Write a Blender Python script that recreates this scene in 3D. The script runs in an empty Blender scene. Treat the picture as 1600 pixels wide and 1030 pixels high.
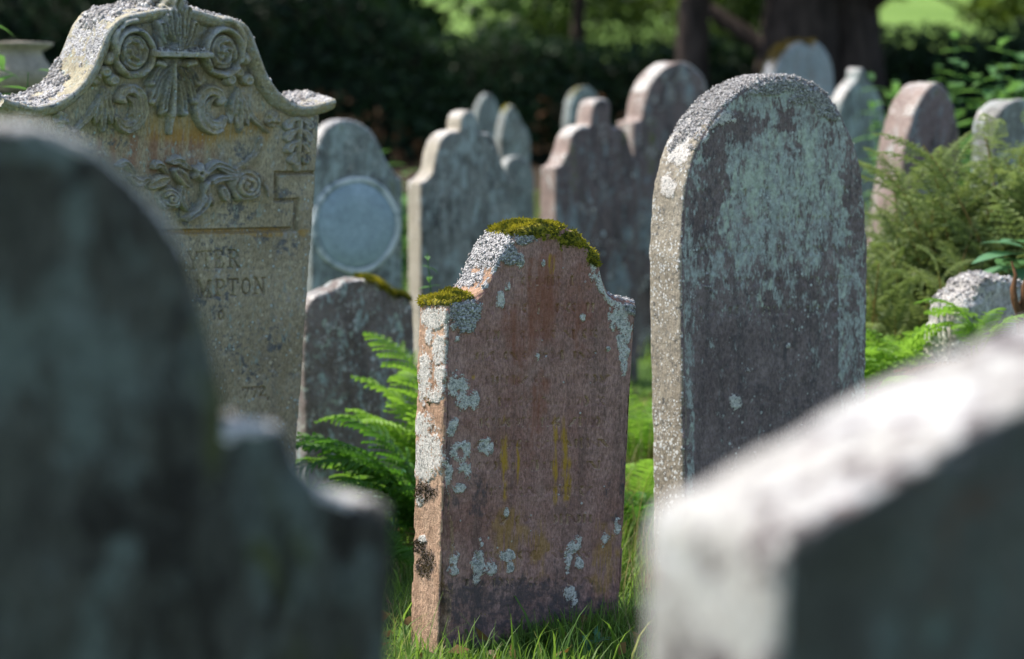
import bpy, math, random
import numpy as np
from mathutils import Matrix, Vector

R = math.radians
S = bpy.context.scene
COL = S.collection
random.seed(7)

# ------------------------------------------------------------------ camera, sky, sun, exposure
FPX = 85.0 / 36.0 * 1600.0
CAM_H, PITCH = 1.6, R(5.0)
cam_data = bpy.data.cameras.new('camera')
cam_data.lens = 85.0
cam_data.sensor_width = 36.0
cam_data.clip_start = 0.05
cam_data.clip_end = 2000.0
cam_data.dof.use_dof = True
cam_data.dof.focus_distance = 7.30
cam_data.dof.aperture_fstop = 2.0
cam = bpy.data.objects.new('camera', cam_data)
COL.objects.link(cam)
cam.location = (0, 0, CAM_H)
cam.rotation_euler = (math.pi / 2 - PITCH, 0, 0)
S.camera = cam

SUN_DIR = Vector((-0.90, 0.34, 0.0)).normalized()
SUN_EL = R(55)
sun_vec = Vector((SUN_DIR.x * math.cos(SUN_EL), SUN_DIR.y * math.cos(SUN_EL), math.sin(SUN_EL)))
W = bpy.data.worlds.new('World')
S.world = W
W.use_nodes = True
wn = W.node_tree
bg = wn.nodes['Background']
sky = wn.nodes.new('ShaderNodeTexSky')
sky.sky_type = 'NISHITA'
sky.sun_disc = False
sky.sun_elevation = SUN_EL
sky.sun_rotation = math.atan2(sun_vec.x, sun_vec.y)
sky.air_density = 1.0
sky.dust_density = 1.2
wn.links.new(sky.outputs['Color'], bg.inputs['Color'])
bg.inputs['Strength'].default_value = 0.15
sd = bpy.data.lights.new('sun', 'SUN')
sd.energy = 4.2
sd.angle = R(0.5)
sd.color = (1.0, 0.95, 0.86)
so = bpy.data.objects.new('sun', sd)
COL.objects.link(so)
so.rotation_euler = (-sun_vec).to_track_quat('-Z', 'Y').to_euler()

S.view_settings.view_transform = 'Standard'
S.view_settings.look = 'None'
S.view_settings.exposure = 0.90
S.view_settings.gamma = 1.0
S.render.engine = 'CYCLES'
S.cycles.use_denoising = True
S.cycles.max_bounces = 6
S.cycles.sample_clamp_indirect = 6.0

CP, SP = math.cos(PITCH), math.sin(PITCH)


def at(px, py, d):
    """photo pixel + distance along the lens axis -> world point"""
    x = (px - 800.0) / FPX * d
    u = (515.0 - py) / FPX * d
    return Vector((x, d * CP + u * SP, CAM_H + u * CP - d * SP))


def project(P):
    """world points (n,3) -> photo pixels"""
    P = np.asarray(P, float)
    y, z = P[:, 1], P[:, 2] - CAM_H
    d = y * CP - z * SP
    u = y * SP + z * CP
    d = np.maximum(d, 0.05)
    return 800.0 + FPX * P[:, 0] / d, 515.0 - FPX * u / d


def sstep(a, b, x):
    t = np.clip((x - a) / (b - a), 0, 1)
    return t * t * (3 - 2 * t)


def ground_z(x, y):
    x = np.asarray(x, float)
    y = np.asarray(y, float)
    z = 0.9 * sstep(15, 35, y) + 0.09 * np.maximum(0, y - 42) * sstep(40, 60, y) * (1 - 0.5 * sstep(110, 260, y))
    z = z + 0.03 * np.sin(x * 1.3 + y * 0.7) * np.sin(y * 0.9) * sstep(8.5, 10, y)
    return z


# ------------------------------------------------------------------ numpy noise
def _hash(ix, iy, iz, seed):
    h = (ix.astype(np.int64) * 374761393 + iy.astype(np.int64) * 668265263 + iz.astype(np.int64) * 2147483647 * 31 + seed * 1274126177) & 0xFFFFFFFF
    h = ((h ^ (h >> 13)) * 1274126177) & 0xFFFFFFFF
    h = ((h ^ (h >> 16)) * 2246822519) & 0xFFFFFFFF
    return ((h ^ (h >> 15)) & 0xFFFFFF) / float(0xFFFFFF)


def vnoise(P, sc, seed=0):
    Q = P * sc
    F = np.floor(Q)
    f = Q - F
    f = f * f * (3 - 2 * f)
    i = F.astype(np.int64)
    out = np.zeros(len(P))
    for dx in (0, 1):
        wx = f[:, 0] if dx else 1 - f[:, 0]
        for dy in (0, 1):
            wy = f[:, 1] if dy else 1 - f[:, 1]
            for dz in (0, 1):
                wz = f[:, 2] if dz else 1 - f[:, 2]
                out += wx * wy * wz * _hash(i[:, 0] + dx, i[:, 1] + dy, i[:, 2] + dz, seed)
    return out * 2 - 1


def fbm(P, sc, octv=4, seed=0):
    out = np.zeros(len(P))
    a, s = 0.5, sc
    for k in range(octv):
        out += a * vnoise(P, s, seed + k * 17)
        a *= 0.5
        s *= 2.03
    return out


# ------------------------------------------------------------------ mesh / object helpers
def mesh_np(name, V, polys_list, smooth=True):
    """V (n,3); polys_list: list of integer arrays (m,k)"""
    me = bpy.data.meshes.new(name)
    V = np.asarray(V, np.float32)
    me.vertices.add(len(V))
    me.vertices.foreach_set('co', V.ravel())
    loops, starts, tot = [], [], 0
    for A in polys_list:
        A = np.asarray(A, np.int32)
        if A.size == 0:
            continue
        loops.append(A.ravel())
        starts.append(tot + np.arange(len(A)) * A.shape[1])
        tot += A.size
    L = np.concatenate(loops)
    ST = np.concatenate(starts).astype(np.int32)
    me.loops.add(len(L))
    me.loops.foreach_set('vertex_index', L)
    me.polygons.add(len(ST))
    me.polygons.foreach_set('loop_start', ST)
    me.update(calc_edges=True)
    me.validate()
    if smooth:
        me.polygons.foreach_set('use_smooth', np.ones(len(me.polygons), bool))
    return me


def attr(me, name, vals):
    a = me.attributes.new(name, 'FLOAT', 'POINT')
    a.data.foreach_set('value', np.asarray(vals, np.float32))


def obj(name, me, mat=None, parent=None, loc=None):
    o = bpy.data.objects.new(name, me)
    COL.objects.link(o)
    if mat is not None and me is not None and len(me.materials) == 0:
        me.materials.append(mat)
    if parent is not None:
        o.parent = parent
    if loc is not None:
        o.location = loc
    return o


def tag(o, label, cat, group=None, kind=None):
    if label:
        o['label'] = label
    if cat:
        o['category'] = cat
    if group:
        o['group'] = group
    if kind:
        o['kind'] = kind
    return o


def thing(name, label, cat, M=None, loc=None, group=None):
    o = bpy.data.objects.new(name, None)
    COL.objects.link(o)
    o.empty_display_size = 0.1
    if M is not None:
        o.matrix_world = M
    if loc is not None:
        o.location = loc
    return tag(o, label, cat, group)


# ------------------------------------------------------------------ materials
class NT:
    def __init__(self, name):
        self.m = bpy.data.materials.new(name)
        self.m.use_nodes = True
        self.t = self.m.node_tree
        self.t.nodes.clear()
        self.out = self.n('ShaderNodeOutputMaterial')

    def n(self, typ):
        return self.t.nodes.new(typ)

    def l(self, a, b):
        self.t.links.new(a, b)

    def put(self, sock, v):
        if isinstance(v, bpy.types.NodeSocket):
            self.l(v, sock)
        elif v is not None:
            if sock.type == 'RGBA' and len(v) == 3:
                v = (*v, 1)
            sock.default_value = v

    def coord(self, scale=(1, 1, 1), kind='Object'):
        c = self.n('ShaderNodeTexCoord')
        m = self.n('ShaderNodeMapping')
        m.inputs['Scale'].default_value = scale
        self.l(c.outputs[kind], m.inputs['Vector'])
        return m.outputs['Vector']

    def noise(self, vec, scale, detail=4, rough=0.55, dist=0.0):
        k = self.n('ShaderNodeTexNoise')
        self.put(k.inputs['Vector'], vec)
        k.inputs['Scale'].default_value = scale
        k.inputs['Detail'].default_value = detail
        k.inputs['Roughness'].default_value = rough
        k.inputs['Distortion'].default_value = dist
        return k.outputs['Fac']

    def voro(self, vec, scale, out='Distance', rnd=1.0):
        k = self.n('ShaderNodeTexVoronoi')
        self.put(k.inputs['Vector'], vec)
        k.inputs['Scale'].default_value = scale
        k.inputs['Randomness'].default_value = rnd
        return k.outputs[out]

    def mr(self, v, lo, hi, a=0.0, b=1.0):
        k = self.n('ShaderNodeMapRange')
        k.interpolation_type = 'SMOOTHSTEP'
        self.put(k.inputs['Value'], v)
        if lo > hi:
            lo, hi, a, b = hi, lo, b, a
        k.inputs['From Min'].default_value = lo
        k.inputs['From Max'].default_value = hi
        k.inputs['To Min'].default_value = a
        k.inputs['To Max'].default_value = b
        return k.outputs['Result']

    def math(self, op, a, b=None):
        k = self.n('ShaderNodeMath')
        k.operation = op
        self.put(k.inputs[0], a)
        if b is not None:
            self.put(k.inputs[1], b)
        return k.outputs[0]

    def mix(self, f, a, b, blend='MIX'):
        k = self.n('ShaderNodeMix')
        k.data_type = 'RGBA'
        k.blend_type = blend
        self.put(k.inputs[0], f)
        self.put(k.inputs[6], a)
        self.put(k.inputs[7], b)
        return k.outputs[2]

    def attr(self, name):
        k = self.n('ShaderNodeAttribute')
        k.attribute_name = name
        return k.outputs['Fac']

    def sep(self, vec):
        k = self.n('ShaderNodeSeparateXYZ')
        self.l(vec, k.inputs[0])
        return k.outputs

    def bump(self, h, strength=0.5, dist=0.01, normal=None):
        k = self.n('ShaderNodeBump')
        k.inputs['Strength'].default_value = strength
        k.inputs['Distance'].default_value = dist
        self.put(k.inputs['Height'], h)
        if normal is not None:
            self.l(normal, k.inputs['Normal'])
        return k.outputs['Normal']

    def principled(self, col, rough=0.9, normal=None, spec=0.25):
        p = self.n('ShaderNodeBsdfPrincipled')
        self.put(p.inputs['Base Color'], col)
        self.put(p.inputs['Roughness'], rough)
        p.inputs['Specular IOR Level'].default_value = spec
        if normal is not None:
            self.l(normal, p.inputs['Normal'])
        self.l(p.outputs[0], self.out.inputs['Surface'])
        return self.m


def stone_mat(name, c1, c2, c3, blots=(), dots=(), seed=0.0, streak=0.5, crust_col=(.48, .46, .46), lich_col=(.74, .685, .63),
              bump=0.5, fine=1.0):
    """weathered sandstone: two base tones, vertical rain streaks of a third, blotches and dots of lichen,
    plus crust / lichen / moss / ochre / dark / rust stains whose places are stored on the mesh"""
    t = NT(name)
    v = t.coord()
    mp = t.n('ShaderNodeMapping')
    t.l(v, mp.inputs['Vector'])
    mp.inputs['Location'].default_value = (seed * 3.1, seed * 1.7, seed * 2.3)
    v = mp.outputs['Vector']
    st = t.n('ShaderNodeMapping')
    t.l(v, st.inputs['Vector'])
    st.inputs['Scale'].default_value = (1, 1, 0.10)
    vs = st.outputs['Vector']
    st2 = t.n('ShaderNodeMapping')
    t.l(v, st2.inputs['Vector'])
    st2.inputs['Scale'].default_value = (1, 1, 0.38)
    vs2 = st2.outputs['Vector']
    n1 = t.noise(v, 5.0, 6, 0.6)
    n2 = t.noise(v, 45.0, 5, 0.65)
    n3 = t.noise(v, 260.0, 3, 0.6)
    ns = t.noise(vs, 22.0, 5, 0.6)
    c = t.mix(t.mr(n1, 0.35, 0.65), c1, c2)
    c = t.mix(t.math('MULTIPLY', t.mr(ns, 0.46, 0.72), streak), c, c3)
    c = t.mix(t.mr(n2, 0.42, 0.8, 0, 0.45), c, tuple(k * 0.55 for k in c1))
    c = t.mix(t.mr(n2, 0.5, 0.25, 0, 0.35), c, tuple(min(1, k * 1.45) for k in c2))
    gr = t.mr(t.noise(vs2, 170.0, 5, .8), .32, .68, .58, 1.34)
    cg = t.n('ShaderNodeCombineColor')
    for k in range(3):
        t.l(gr, cg.inputs[k])
    c = t.mix(1.0, c, cg.outputs[0], 'MULTIPLY')
    c = t.mix(t.mr(t.noise(v, 14.0, 5, .65), .52, .72, 0, .4), c, c3)
    # rust / ochre / dark stains
    c = t.mix(t.math('MULTIPLY', t.attr('rust'), t.mr(ns, 0.35, 0.6)), c, (.26, .085, .045))
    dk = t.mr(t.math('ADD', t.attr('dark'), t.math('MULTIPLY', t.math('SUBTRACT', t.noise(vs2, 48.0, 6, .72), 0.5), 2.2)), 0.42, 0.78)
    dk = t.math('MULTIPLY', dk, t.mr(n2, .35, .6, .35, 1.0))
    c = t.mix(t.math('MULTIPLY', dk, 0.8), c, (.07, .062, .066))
    # lichen films
    hl = None
    for (bc, sc, lo, hi, stretch, an) in blots:
        vv = vs2 if stretch else v
        na = t.noise(vv, sc, 7, 0.68, 0.3)
        if an:
            na = t.math('ADD', na, t.math('MULTIPLY', t.math('SUBTRACT', t.attr(an), 0.5), 0.30))
        na = t.math('ADD', na, t.math('MULTIPLY', t.math('SUBTRACT', t.noise(vv, min(sc * 4.0, 170.0), 5, .75, .5), 0.5), 0.85))
        m = t.mr(na, lo, hi)
        m = t.math('MULTIPLY', m, t.mr(n2, 0.28, 0.55, 0.35, 1.0))
        bc = t.mix(t.mr(t.noise(v, 70.0, 5, .7), .35, .65), tuple(k * .72 for k in bc), tuple(min(.8, k * 1.12) for k in bc))
        c = t.mix(m, c, bc)
    for (dc, sc, rad, dens) in dots:
        k = t.n('ShaderNodeTexVoronoi')
        t.l(v, k.inputs['Vector'])
        k.inputs['Scale'].default_value = sc
        wob = t.math('ADD', k.outputs['Distance'], t.math('MULTIPLY', t.math('SUBTRACT', t.noise(v, sc * 3.2, 3), 0.5), 0.35))
        rr = t.n('ShaderNodeSeparateColor')
        t.l(k.outputs['Color'], rr.inputs[0])
        thr = t.math('MULTIPLY', t.mr(rr.outputs[0], 1 - dens, 1.0), rad)
        m = t.mr(t.math('SUBTRACT', thr, wob), 0.0, 0.07)
        m = t.math('MULTIPLY', m, t.mr(t.math('ADD', t.noise(v, 7.0, 4, .65), t.math('MULTIPLY', t.attr('dots'), 0.4)), 0.46, 0.64))
        c = t.mix(m, c, dc)
        hl = m if hl is None else t.math('MAXIMUM', hl, m)
    # ochre streaks
    oc = t.math('MULTIPLY', t.attr('ochre'), t.mr(t.noise(vs, 130.0, 4), 0.36, 0.55))
    c = t.mix(oc, c, (.42, .235, .02))
    # thick white lichen rosettes
    la = t.math('ADD', t.attr('lich'), t.math('MULTIPLY', t.math('SUBTRACT', t.noise(v, 75.0, 5, .68), 0.5), 3.4))
    la = t.math('ADD', la, t.math('MULTIPLY', t.math('SUBTRACT', t.noise(v, 24.0, 3, .6), 0.5), 1.4))
    la = t.math('ADD', la, t.math('MULTIPLY', t.math('SUBTRACT', t.noise(v, 230.0, 3, .7), 0.5), 1.8))
    lm = t.math('MULTIPLY', t.mr(la, 0.50, 0.60), t.mr(t.attr('lich'), 0.04, 0.2))
    lc = t.mix(t.mr(t.noise(v, 130.0, 4, .7, .8), 0.50, 0.66), lich_col, tuple(k * 0.40 for k in lich_col))
    lc = t.mix(t.math('MULTIPLY', t.mr(t.noise(v, 62.0, 5, .75, 1.2), .54, .63), .8), lc, (.24, .225, .20))
    lc = t.mix(t.math('MULTIPLY', t.mr(la, 1.0, 1.35), t.mr(t.noise(v, 50.0, 4, .6), .42, .6)), lc, (.27, .27, .25))
    c = t.mix(lm, c, lc)
    # grey gritty crust
    ca = t.math('ADD', t.attr('crust'), t.math('MULTIPLY', t.math('SUBTRACT', t.noise(v, 60.0, 4, .65), 0.5), 2.4))
    cm = t.math('MULTIPLY', t.mr(ca, 0.42, 0.60), t.mr(t.attr('crust'), 0.03, 0.25))
    vc = t.voro(v, 150.0)
    cc = t.mix(t.mr(vc, 0.3, 0.8), crust_col, tuple(k * 0.36 for k in crust_col))
    cc = t.mix(t.mr(t.noise(v, 38.0, 3), 0.55, 0.7), cc, (.60, .58, .55))
    c = t.mix(cm, c, cc)
    # moss
    ma = t.math('ADD', t.attr('moss'), t.math('MULTIPLY', t.math('SUBTRACT', t.noise(v, 70.0, 4, .6), 0.5), 2.2))
    mm = t.math('MULTIPLY', t.mr(ma, 0.42, 0.55), t.mr(t.attr('moss'), 0.05, 0.2))
    mc = t.mix(t.mr(t.noise(v, 90.0, 3), 0.38, 0.62), (.05, .055, .01), (.24, .20, .02))
    c = t.mix(mm, c, mc)
    hb = t.math('ADD', t.math('MULTIPLY', n2, 0.6 * fine), t.math('MULTIPLY', n3, 0.25 * fine))
    hb = t.math('ADD', hb, t.math('MULTIPLY', t.noise(vs2, 90.0, 4, .6), 0.35 * fine))
    hb = t.math('ADD', hb, t.math('MULTIPLY', lm, t.mr(t.noise(v, 210.0, 3, .6), 0.66, 0.45, 0.05, 0.45)))
    if hl is not None:
        hb = t.math('ADD', hb, t.math('MULTIPLY', hl, 0.25))
    hb = t.math('SUBTRACT', hb, t.math('MULTIPLY', t.math('MULTIPLY', cm, vc), 0.9))
    return t.principled(c, 0.93, t.bump(hb, min(1.0, bump * 1.35), 0.010), 0.15)


def leaf_mat(name, c1, c2, trans=0.45, rough=0.55, vary=0.5, spec=0.3, straw=None):
    t = NT(name)
    oi = t.n('ShaderNodeObjectInfo')
    v = t.coord()
    f = t.noise(v, 9.0, 3)
    rnd = t.attr('rnd')
    fac = t.math('ADD', t.math('MULTIPLY', f, 0.5), t.math('ADD', t.math('MULTIPLY', rnd, vary), t.math('MULTIPLY', oi.outputs['Random'], 0.25)))
    c = t.mix(t.mr(fac, 0.25, 0.95), c1, c2)
    if straw:
        c = t.mix(t.mr(rnd, 0.985, 0.995), c, straw)
    p = t.n('ShaderNodeBsdfPrincipled')
    t.l(c, p.inputs['Base Color'])
    p.inputs['Roughness'].default_value = rough
    p.inputs['Specular IOR Level'].default_value = spec
    tr = t.n('ShaderNodeBsdfTranslucent')
    tc = t.mix(0.35, c, (c2[0] * 1.6, c2[1] * 1.7, c2[2] * 0.8))
    t.l(tc, tr.inputs['Color'])
    mx = t.n('ShaderNodeMixShader')
    mx.inputs[0].default_value = trans
    t.l(p.outputs[0], mx.inputs[1])
    t.l(tr.outputs[0], mx.inputs[2])
    t.l(mx.outputs[0], t.out.inputs['Surface'])
    return t.m


def bark_mat(name, c1, c2):
    t = NT(name)
    v = t.coord((1, 1, 0.2))
    n = t.noise(v, 12, 6, .65)
    c = t.mix(t.mr(n, .35, .7), c1, c2)
    return t.principled(c, .95, t.bump(n, .8, .03), .1)


BLUE = (.40, .415, .385)
PALE = (.52, .54, .52)
M_center = stone_mat('red_sandstone', (.285, .143, .116), (.375, .218, .185), (.165, .10, .085), dots=[((.5, .47, .45), 60, .30, .16)],
                     seed=1, streak=.8, bump=.65, fine=1.3)
M_centeredge = stone_mat('orange_sandstone_edge', (.36, .215, .14), (.47, .31, .215), (.24, .15, .10), seed=1.5, streak=.5, bump=.7, fine=1.3)
M_round = stone_mat('blue_lichened_sandstone', (.165, .12, .115), (.235, .175, .168), (.105, .085, .083),
                    blots=[(BLUE, 34, .48, .63, True, 'film'), ((.46, .49, .40), 13, .60, .74, True, 'film')],
                    dots=[((.62, .62, .58), 75, .42, .5), (PALE, 34, .40, .14)], seed=2, streak=.7, bump=.6)
M_ornate = stone_mat('buff_sandstone', (.31, .265, .175), (.41, .36, .255), (.19, .17, .14),
                     blots=[((.37, .36, .33), 22, .50, .64, False, 'film'), ((.13, .135, .14), 10, .60, .70, False, 'soot'), ((.30, .34, .30), 30, .60, .68, True, None)],
                     dots=[((.42, .50, .50), 70, .36, .30), ((.50, .45, .33), 48, .36, .22)], seed=3, streak=.45, bump=.5)
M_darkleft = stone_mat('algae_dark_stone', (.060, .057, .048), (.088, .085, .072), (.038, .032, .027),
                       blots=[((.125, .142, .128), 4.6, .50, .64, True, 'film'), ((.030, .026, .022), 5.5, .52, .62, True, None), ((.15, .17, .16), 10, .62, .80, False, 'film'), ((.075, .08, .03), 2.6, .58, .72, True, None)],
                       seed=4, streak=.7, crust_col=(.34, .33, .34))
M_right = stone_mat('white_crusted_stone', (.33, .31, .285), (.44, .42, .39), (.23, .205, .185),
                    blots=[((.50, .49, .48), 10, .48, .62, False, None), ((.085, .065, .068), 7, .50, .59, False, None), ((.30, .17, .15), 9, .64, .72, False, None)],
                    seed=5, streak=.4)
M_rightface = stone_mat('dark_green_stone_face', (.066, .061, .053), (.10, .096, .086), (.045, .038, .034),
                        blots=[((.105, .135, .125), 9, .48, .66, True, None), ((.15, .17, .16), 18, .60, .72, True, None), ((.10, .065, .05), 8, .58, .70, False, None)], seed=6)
M_blue = stone_mat('blue_green_stone', (.165, .175, .165), (.25, .265, .25), (.10, .095, .09),
                   blots=[((.36, .40, .385), 9, .50, .60, True, None), ((.09, .08, .075), 7, .56, .66, True, None), ((.17, .18, .08), 5, .60, .72, True, None)], seed=7, streak=.8)
M_grey = stone_mat('grey_spotted_stone', (.175, .17, .155), (.27, .262, .24), (.095, .09, .085),
                   blots=[((.38, .41, .395), 10, .50, .59, True, None), ((.085, .08, .075), 7, .56, .66, True, None)], dots=[((.5, .5, .47), 30, .4, .3)], seed=8, streak=.8)
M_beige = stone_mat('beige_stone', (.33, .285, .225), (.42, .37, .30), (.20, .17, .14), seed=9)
M_red2 = stone_mat('purple_sandstone', (.15, .105, .10), (.21, .155, .15), (.09, .075, .075),
                   blots=[((.26, .28, .285), 7, .52, .64, True, None), ((.07, .055, .055), 8, .55, .66, True, None), ((.14, .15, .05), 6, .64, .72, True, None)],
                   dots=[((.5, .5, .5), 22, .4, .2)], seed=10, streak=.8)
M_small = stone_mat('spotted_brown_stone', (.16, .125, .11), (.24, .20, .185), (.10, .085, .08),
                    blots=[((.36, .42, .40), 16, .54, .63, True, None), ((.40, .46, .38), 7, .64, .68, False, None)],
                    dots=[((.55, .55, .53), 40, .45, .4)], seed=11, streak=.7)
M_white = stone_mat('white_lichened_stone', (.27, .28, .30), (.38, .39, .42), (.18, .155, .15),
                    blots=[((.26, .17, .15), 7, .58, .68, False, None)], seed=12)
M_rock = stone_mat('rough_pale_rock', (.36, .33, .30), (.55, .52, .49), (.19, .15, .14),
                   blots=[((.10, .09, .09), 20, .55, .66, False, None), ((.68, .66, .63), 12, .52, .66, False, None)], seed=13, bump=.9)
M_buffside = stone_mat('buff_dotted_edge', (.27, .23, .175), (.35, .305, .24), (.19, .155, .12), blots=[((.13, .125, .115), 26, .55, .66, False, None)], dots=[((.62, .61, .58), 105, .50, .8), ((.60, .60, .58), 48, .45, .4)], seed=16, streak=.4, bump=.6)
M_brownside = stone_mat('brown_edge', (.24, .17, .145), (.34, .26, .225), (.15, .11, .10), blots=[((.45, .43, .40), 12, .58, .68, True, None)], seed=17)
M_oval = stone_mat('smooth_blue_plaque', (.31, .38, .42), (.36, .43, .47), (.24, .29, .31), seed=14, bump=.25, streak=.3)
M_ovalrim = stone_mat('white_plaque_rim', (.64, .65, .64), (.76, .76, .74), (.40, .44, .44), seed=15, bump=.4, streak=.9, blots=[((.24, .29, .29), 6, .48, .60, False, None)])


def grit_mat():
    t = NT('gritty_lichen')
    rnd = t.attr('rnd')
    c = t.mix(t.mr(rnd, 0.0, 0.5), (.17, .155, .145), (.36, .335, .32))
    c = t.mix(t.mr(rnd, 0.55, 1.0), c, (.55, .53, .505))
    n = t.noise(t.coord(), 240, 3)
    return t.principled(c, .95, t.bump(n, .6, .003), .1)


def moss_mat(name, a, b):
    t = NT(name)
    c = t.mix(t.attr('rnd'), a, b)
    p = t.n('ShaderNodeBsdfPrincipled')
    t.l(c, p.inputs['Base Color'])
    p.inputs['Roughness'].default_value = .9
    p.inputs['Specular IOR Level'].default_value = .05
    tr = t.n('ShaderNodeBsdfTranslucent')
    t.l(c, tr.inputs['Color'])
    mx = t.n('ShaderNodeMixShader')
    mx.inputs[0].default_value = .3
    t.l(p.outputs[0], mx.inputs[1])
    t.l(tr.outputs[0], mx.inputs[2])
    t.l(mx.outputs[0], t.out.inputs['Surface'])
    return t.m


M_grit = grit_mat()
M_moss = moss_mat('yellow_moss', (.06, .075, .012), (.42, .36, .03))
M_mossolive = moss_mat('olive_moss', (.035, .03, .012), (.17, .125, .03))
M_mossdark = moss_mat('brown_moss', (.03, .025, .012), (.12, .09, .04))
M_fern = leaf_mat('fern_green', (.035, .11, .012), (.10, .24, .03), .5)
M_fernlit = leaf_mat('sunlit_fern_green', (.11, .24, .025), (.24, .40, .06), .5)  # lit copy of the fern green, sunlight put into the leaf colour
M_bracken = leaf_mat('bracken_olive', (.035, .075, .024), (.21, .26, .09), .42, vary=.9)
M_stem = leaf_mat('bracken_stem', (.20, .14, .04), (.30, .20, .06), .15)
M_leaf = leaf_mat('bright_leaf', (.06, .155, .045), (.15, .28, .085), .42)
M_leafblue = leaf_mat('blue_green_leaf', (.06, .17, .08), (.13, .27, .14), .35, .45)
M_grass = leaf_mat('grass_blade', (.04, .105, .014), (.19, .29, .055), .5, straw=(.34, .27, .13))
M_hay = leaf_mat('dry_grass', (.25, .20, .09), (.35, .29, .13), .3)
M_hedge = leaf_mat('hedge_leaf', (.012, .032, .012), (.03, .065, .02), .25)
M_tree = leaf_mat('tree_leaf', (.035, .075, .015), (.13, .19, .032), .48)
M_bush = leaf_mat('bush_leaf', (.025, .055, .012), (.085, .13, .024), .42)
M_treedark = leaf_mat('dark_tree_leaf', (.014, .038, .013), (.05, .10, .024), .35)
M_hedgecore = bark_mat('hedge_core_shade', (.008, .012, .008), (.022, .028, .018))
M_bark = bark_mat('bark', (.024, .019, .017), (.07, .052, .045))
M_twig = bark_mat('dead_twig', (.10, .05, .025), (.25, .13, .06))


def ground_mat():
    t = NT('grass_ground')
    v = t.coord()
    n = t.noise(v, 1.6, 6, .6)
    n2 = t.noise(v, 30, 5, .7)
    g = t.mix(t.mr(n, .35, .65), (.045, .09, .018), (.085, .15, .03))
    g = t.mix(t.mr(n2, .45, .75, 0, .6), g, (.05, .045, .02))
    y = t.sep(v)[1]
    litter = t.mix(t.mr(n2, .4, .6), (.028, .022, .015), (.065, .046, .032))
    m = t.math('MULTIPLY', t.mr(t.math('ADD', y, t.math('MULTIPLY', n, 5.0)), 25.0, 29.0), t.mr(y, 46.0, 41.0))
    c = t.mix(m, g, litter)
    field = t.mix(t.mr(t.noise(v, .12, 4), .35, .65), (.11, .185, .036), (.145, .23, .05))
    c = t.mix(t.mr(y, 46.0, 52.0), c, field)
    return t.principled(c, .95, t.bump(n2, .7, .04), .1)


M_ground = ground_mat()

# ------------------------------------------------------------------ setting: ground
gx = np.concatenate([np.linspace(-400, -30, 20)[:-1], np.linspace(-30, 30, 181), np.linspace(30, 400, 20)[1:]])
gy = np.concatenate([np.linspace(-200, -8, 10)[:-1], np.linspace(-8, 60, 205), np.linspace(60, 700, 60)[1:]])
GX, GY = np.meshgrid(gx, gy)
gp = np.stack([GX.ravel(), GY.ravel(), ground_z(GX.ravel(), GY.ravel())], 1)
gp[:, 2] += 0.02 * vnoise(gp, 1.7, 3) * (gp[:, 1] < 60)
nx, ny = len(gx), len(gy)
ii, jj = np.meshgrid(np.arange(nx - 1), np.arange(ny - 1))
q = (jj * nx + ii).ravel()
ground = obj('ground', mesh_np('ground', gp, [np.stack([q, q + 1, q + nx + 1, q + nx], 1)]), M_ground)
ground['kind'] = 'structure'


# ------------------------------------------------------------------ gravestone builder
def placement(px, d, yaw, lean=0, roll=0, z=None):
    """a stone's frame: base centre under photo column px at distance d on the ground"""
    X = (px - 800.0) / FPX * d
    Y = d
    for _ in range(3):
        Z = float(ground_z(X, Y)) if z is None else z
        dd = Y * CP - (Z - CAM_H) * SP
        X = (px - 800.0) / FPX * dd
    M = Matrix.Translation((X, Y, Z)) @ Matrix.Rotation(R(yaw), 4, 'Z') @ Matrix.Rotation(R(lean), 4, 'X') @ Matrix.Rotation(R(roll), 4, 'Y')
    return M


def on_face(M, T, px, py):
    """photo pixel -> (x, z) on the stone's own front face"""
    Mi = M.inverted()
    o = Mi @ Vector((0, 0, CAM_H))
    d = (Mi.to_3x3() @ (at(px, py, 1.0) - Vector((0, 0, CAM_H))))
    s = (-T / 2 - o.y) / d.y
    p = o + d * s
    return (p.x, p.z)


def world(M, V):
    A = np.array(M)
    return V @ A[:3, :3].T + A[:3, 3]


def curve(pts, n=10):
    """Catmull-Rom through points"""
    P = [Vector(p) for p in pts]
    out = []
    for i in range(len(P) - 1):
        p0 = P[i - 1] if i > 0 else P[i] * 2 - P[i + 1]
        p1, p2 = P[i], P[i + 1]
        p3 = P[i + 2] if i + 2 < len(P) else P[i + 1] * 2 - P[i]
        for k in range(n):
            t = k / n
            out.append(0.5 * ((2 * p1) + (p2 - p0) * t + (2 * p0 - 5 * p1 + 4 * p2 - p3) * t * t + (3 * p1 - p0 - 3 * p2 + p3) * t ** 3))
    out.append(P[-1])
    return [tuple(p) for p in out]


def resample(pts, res):
    out = [pts[0]]
    carry = []
    P = np.array(pts)
    seg = np.linalg.norm(np.diff(P, axis=0), axis=1)
    s = np.concatenate([[0], np.cumsum(seg)])
    n = max(8, int(s[-1] / res))
    u = np.linspace(0, s[-1], n + 1)
    return np.stack([np.interp(u, s, P[:, 0]), np.interp(u, s, P[:, 1])], 1)


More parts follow.
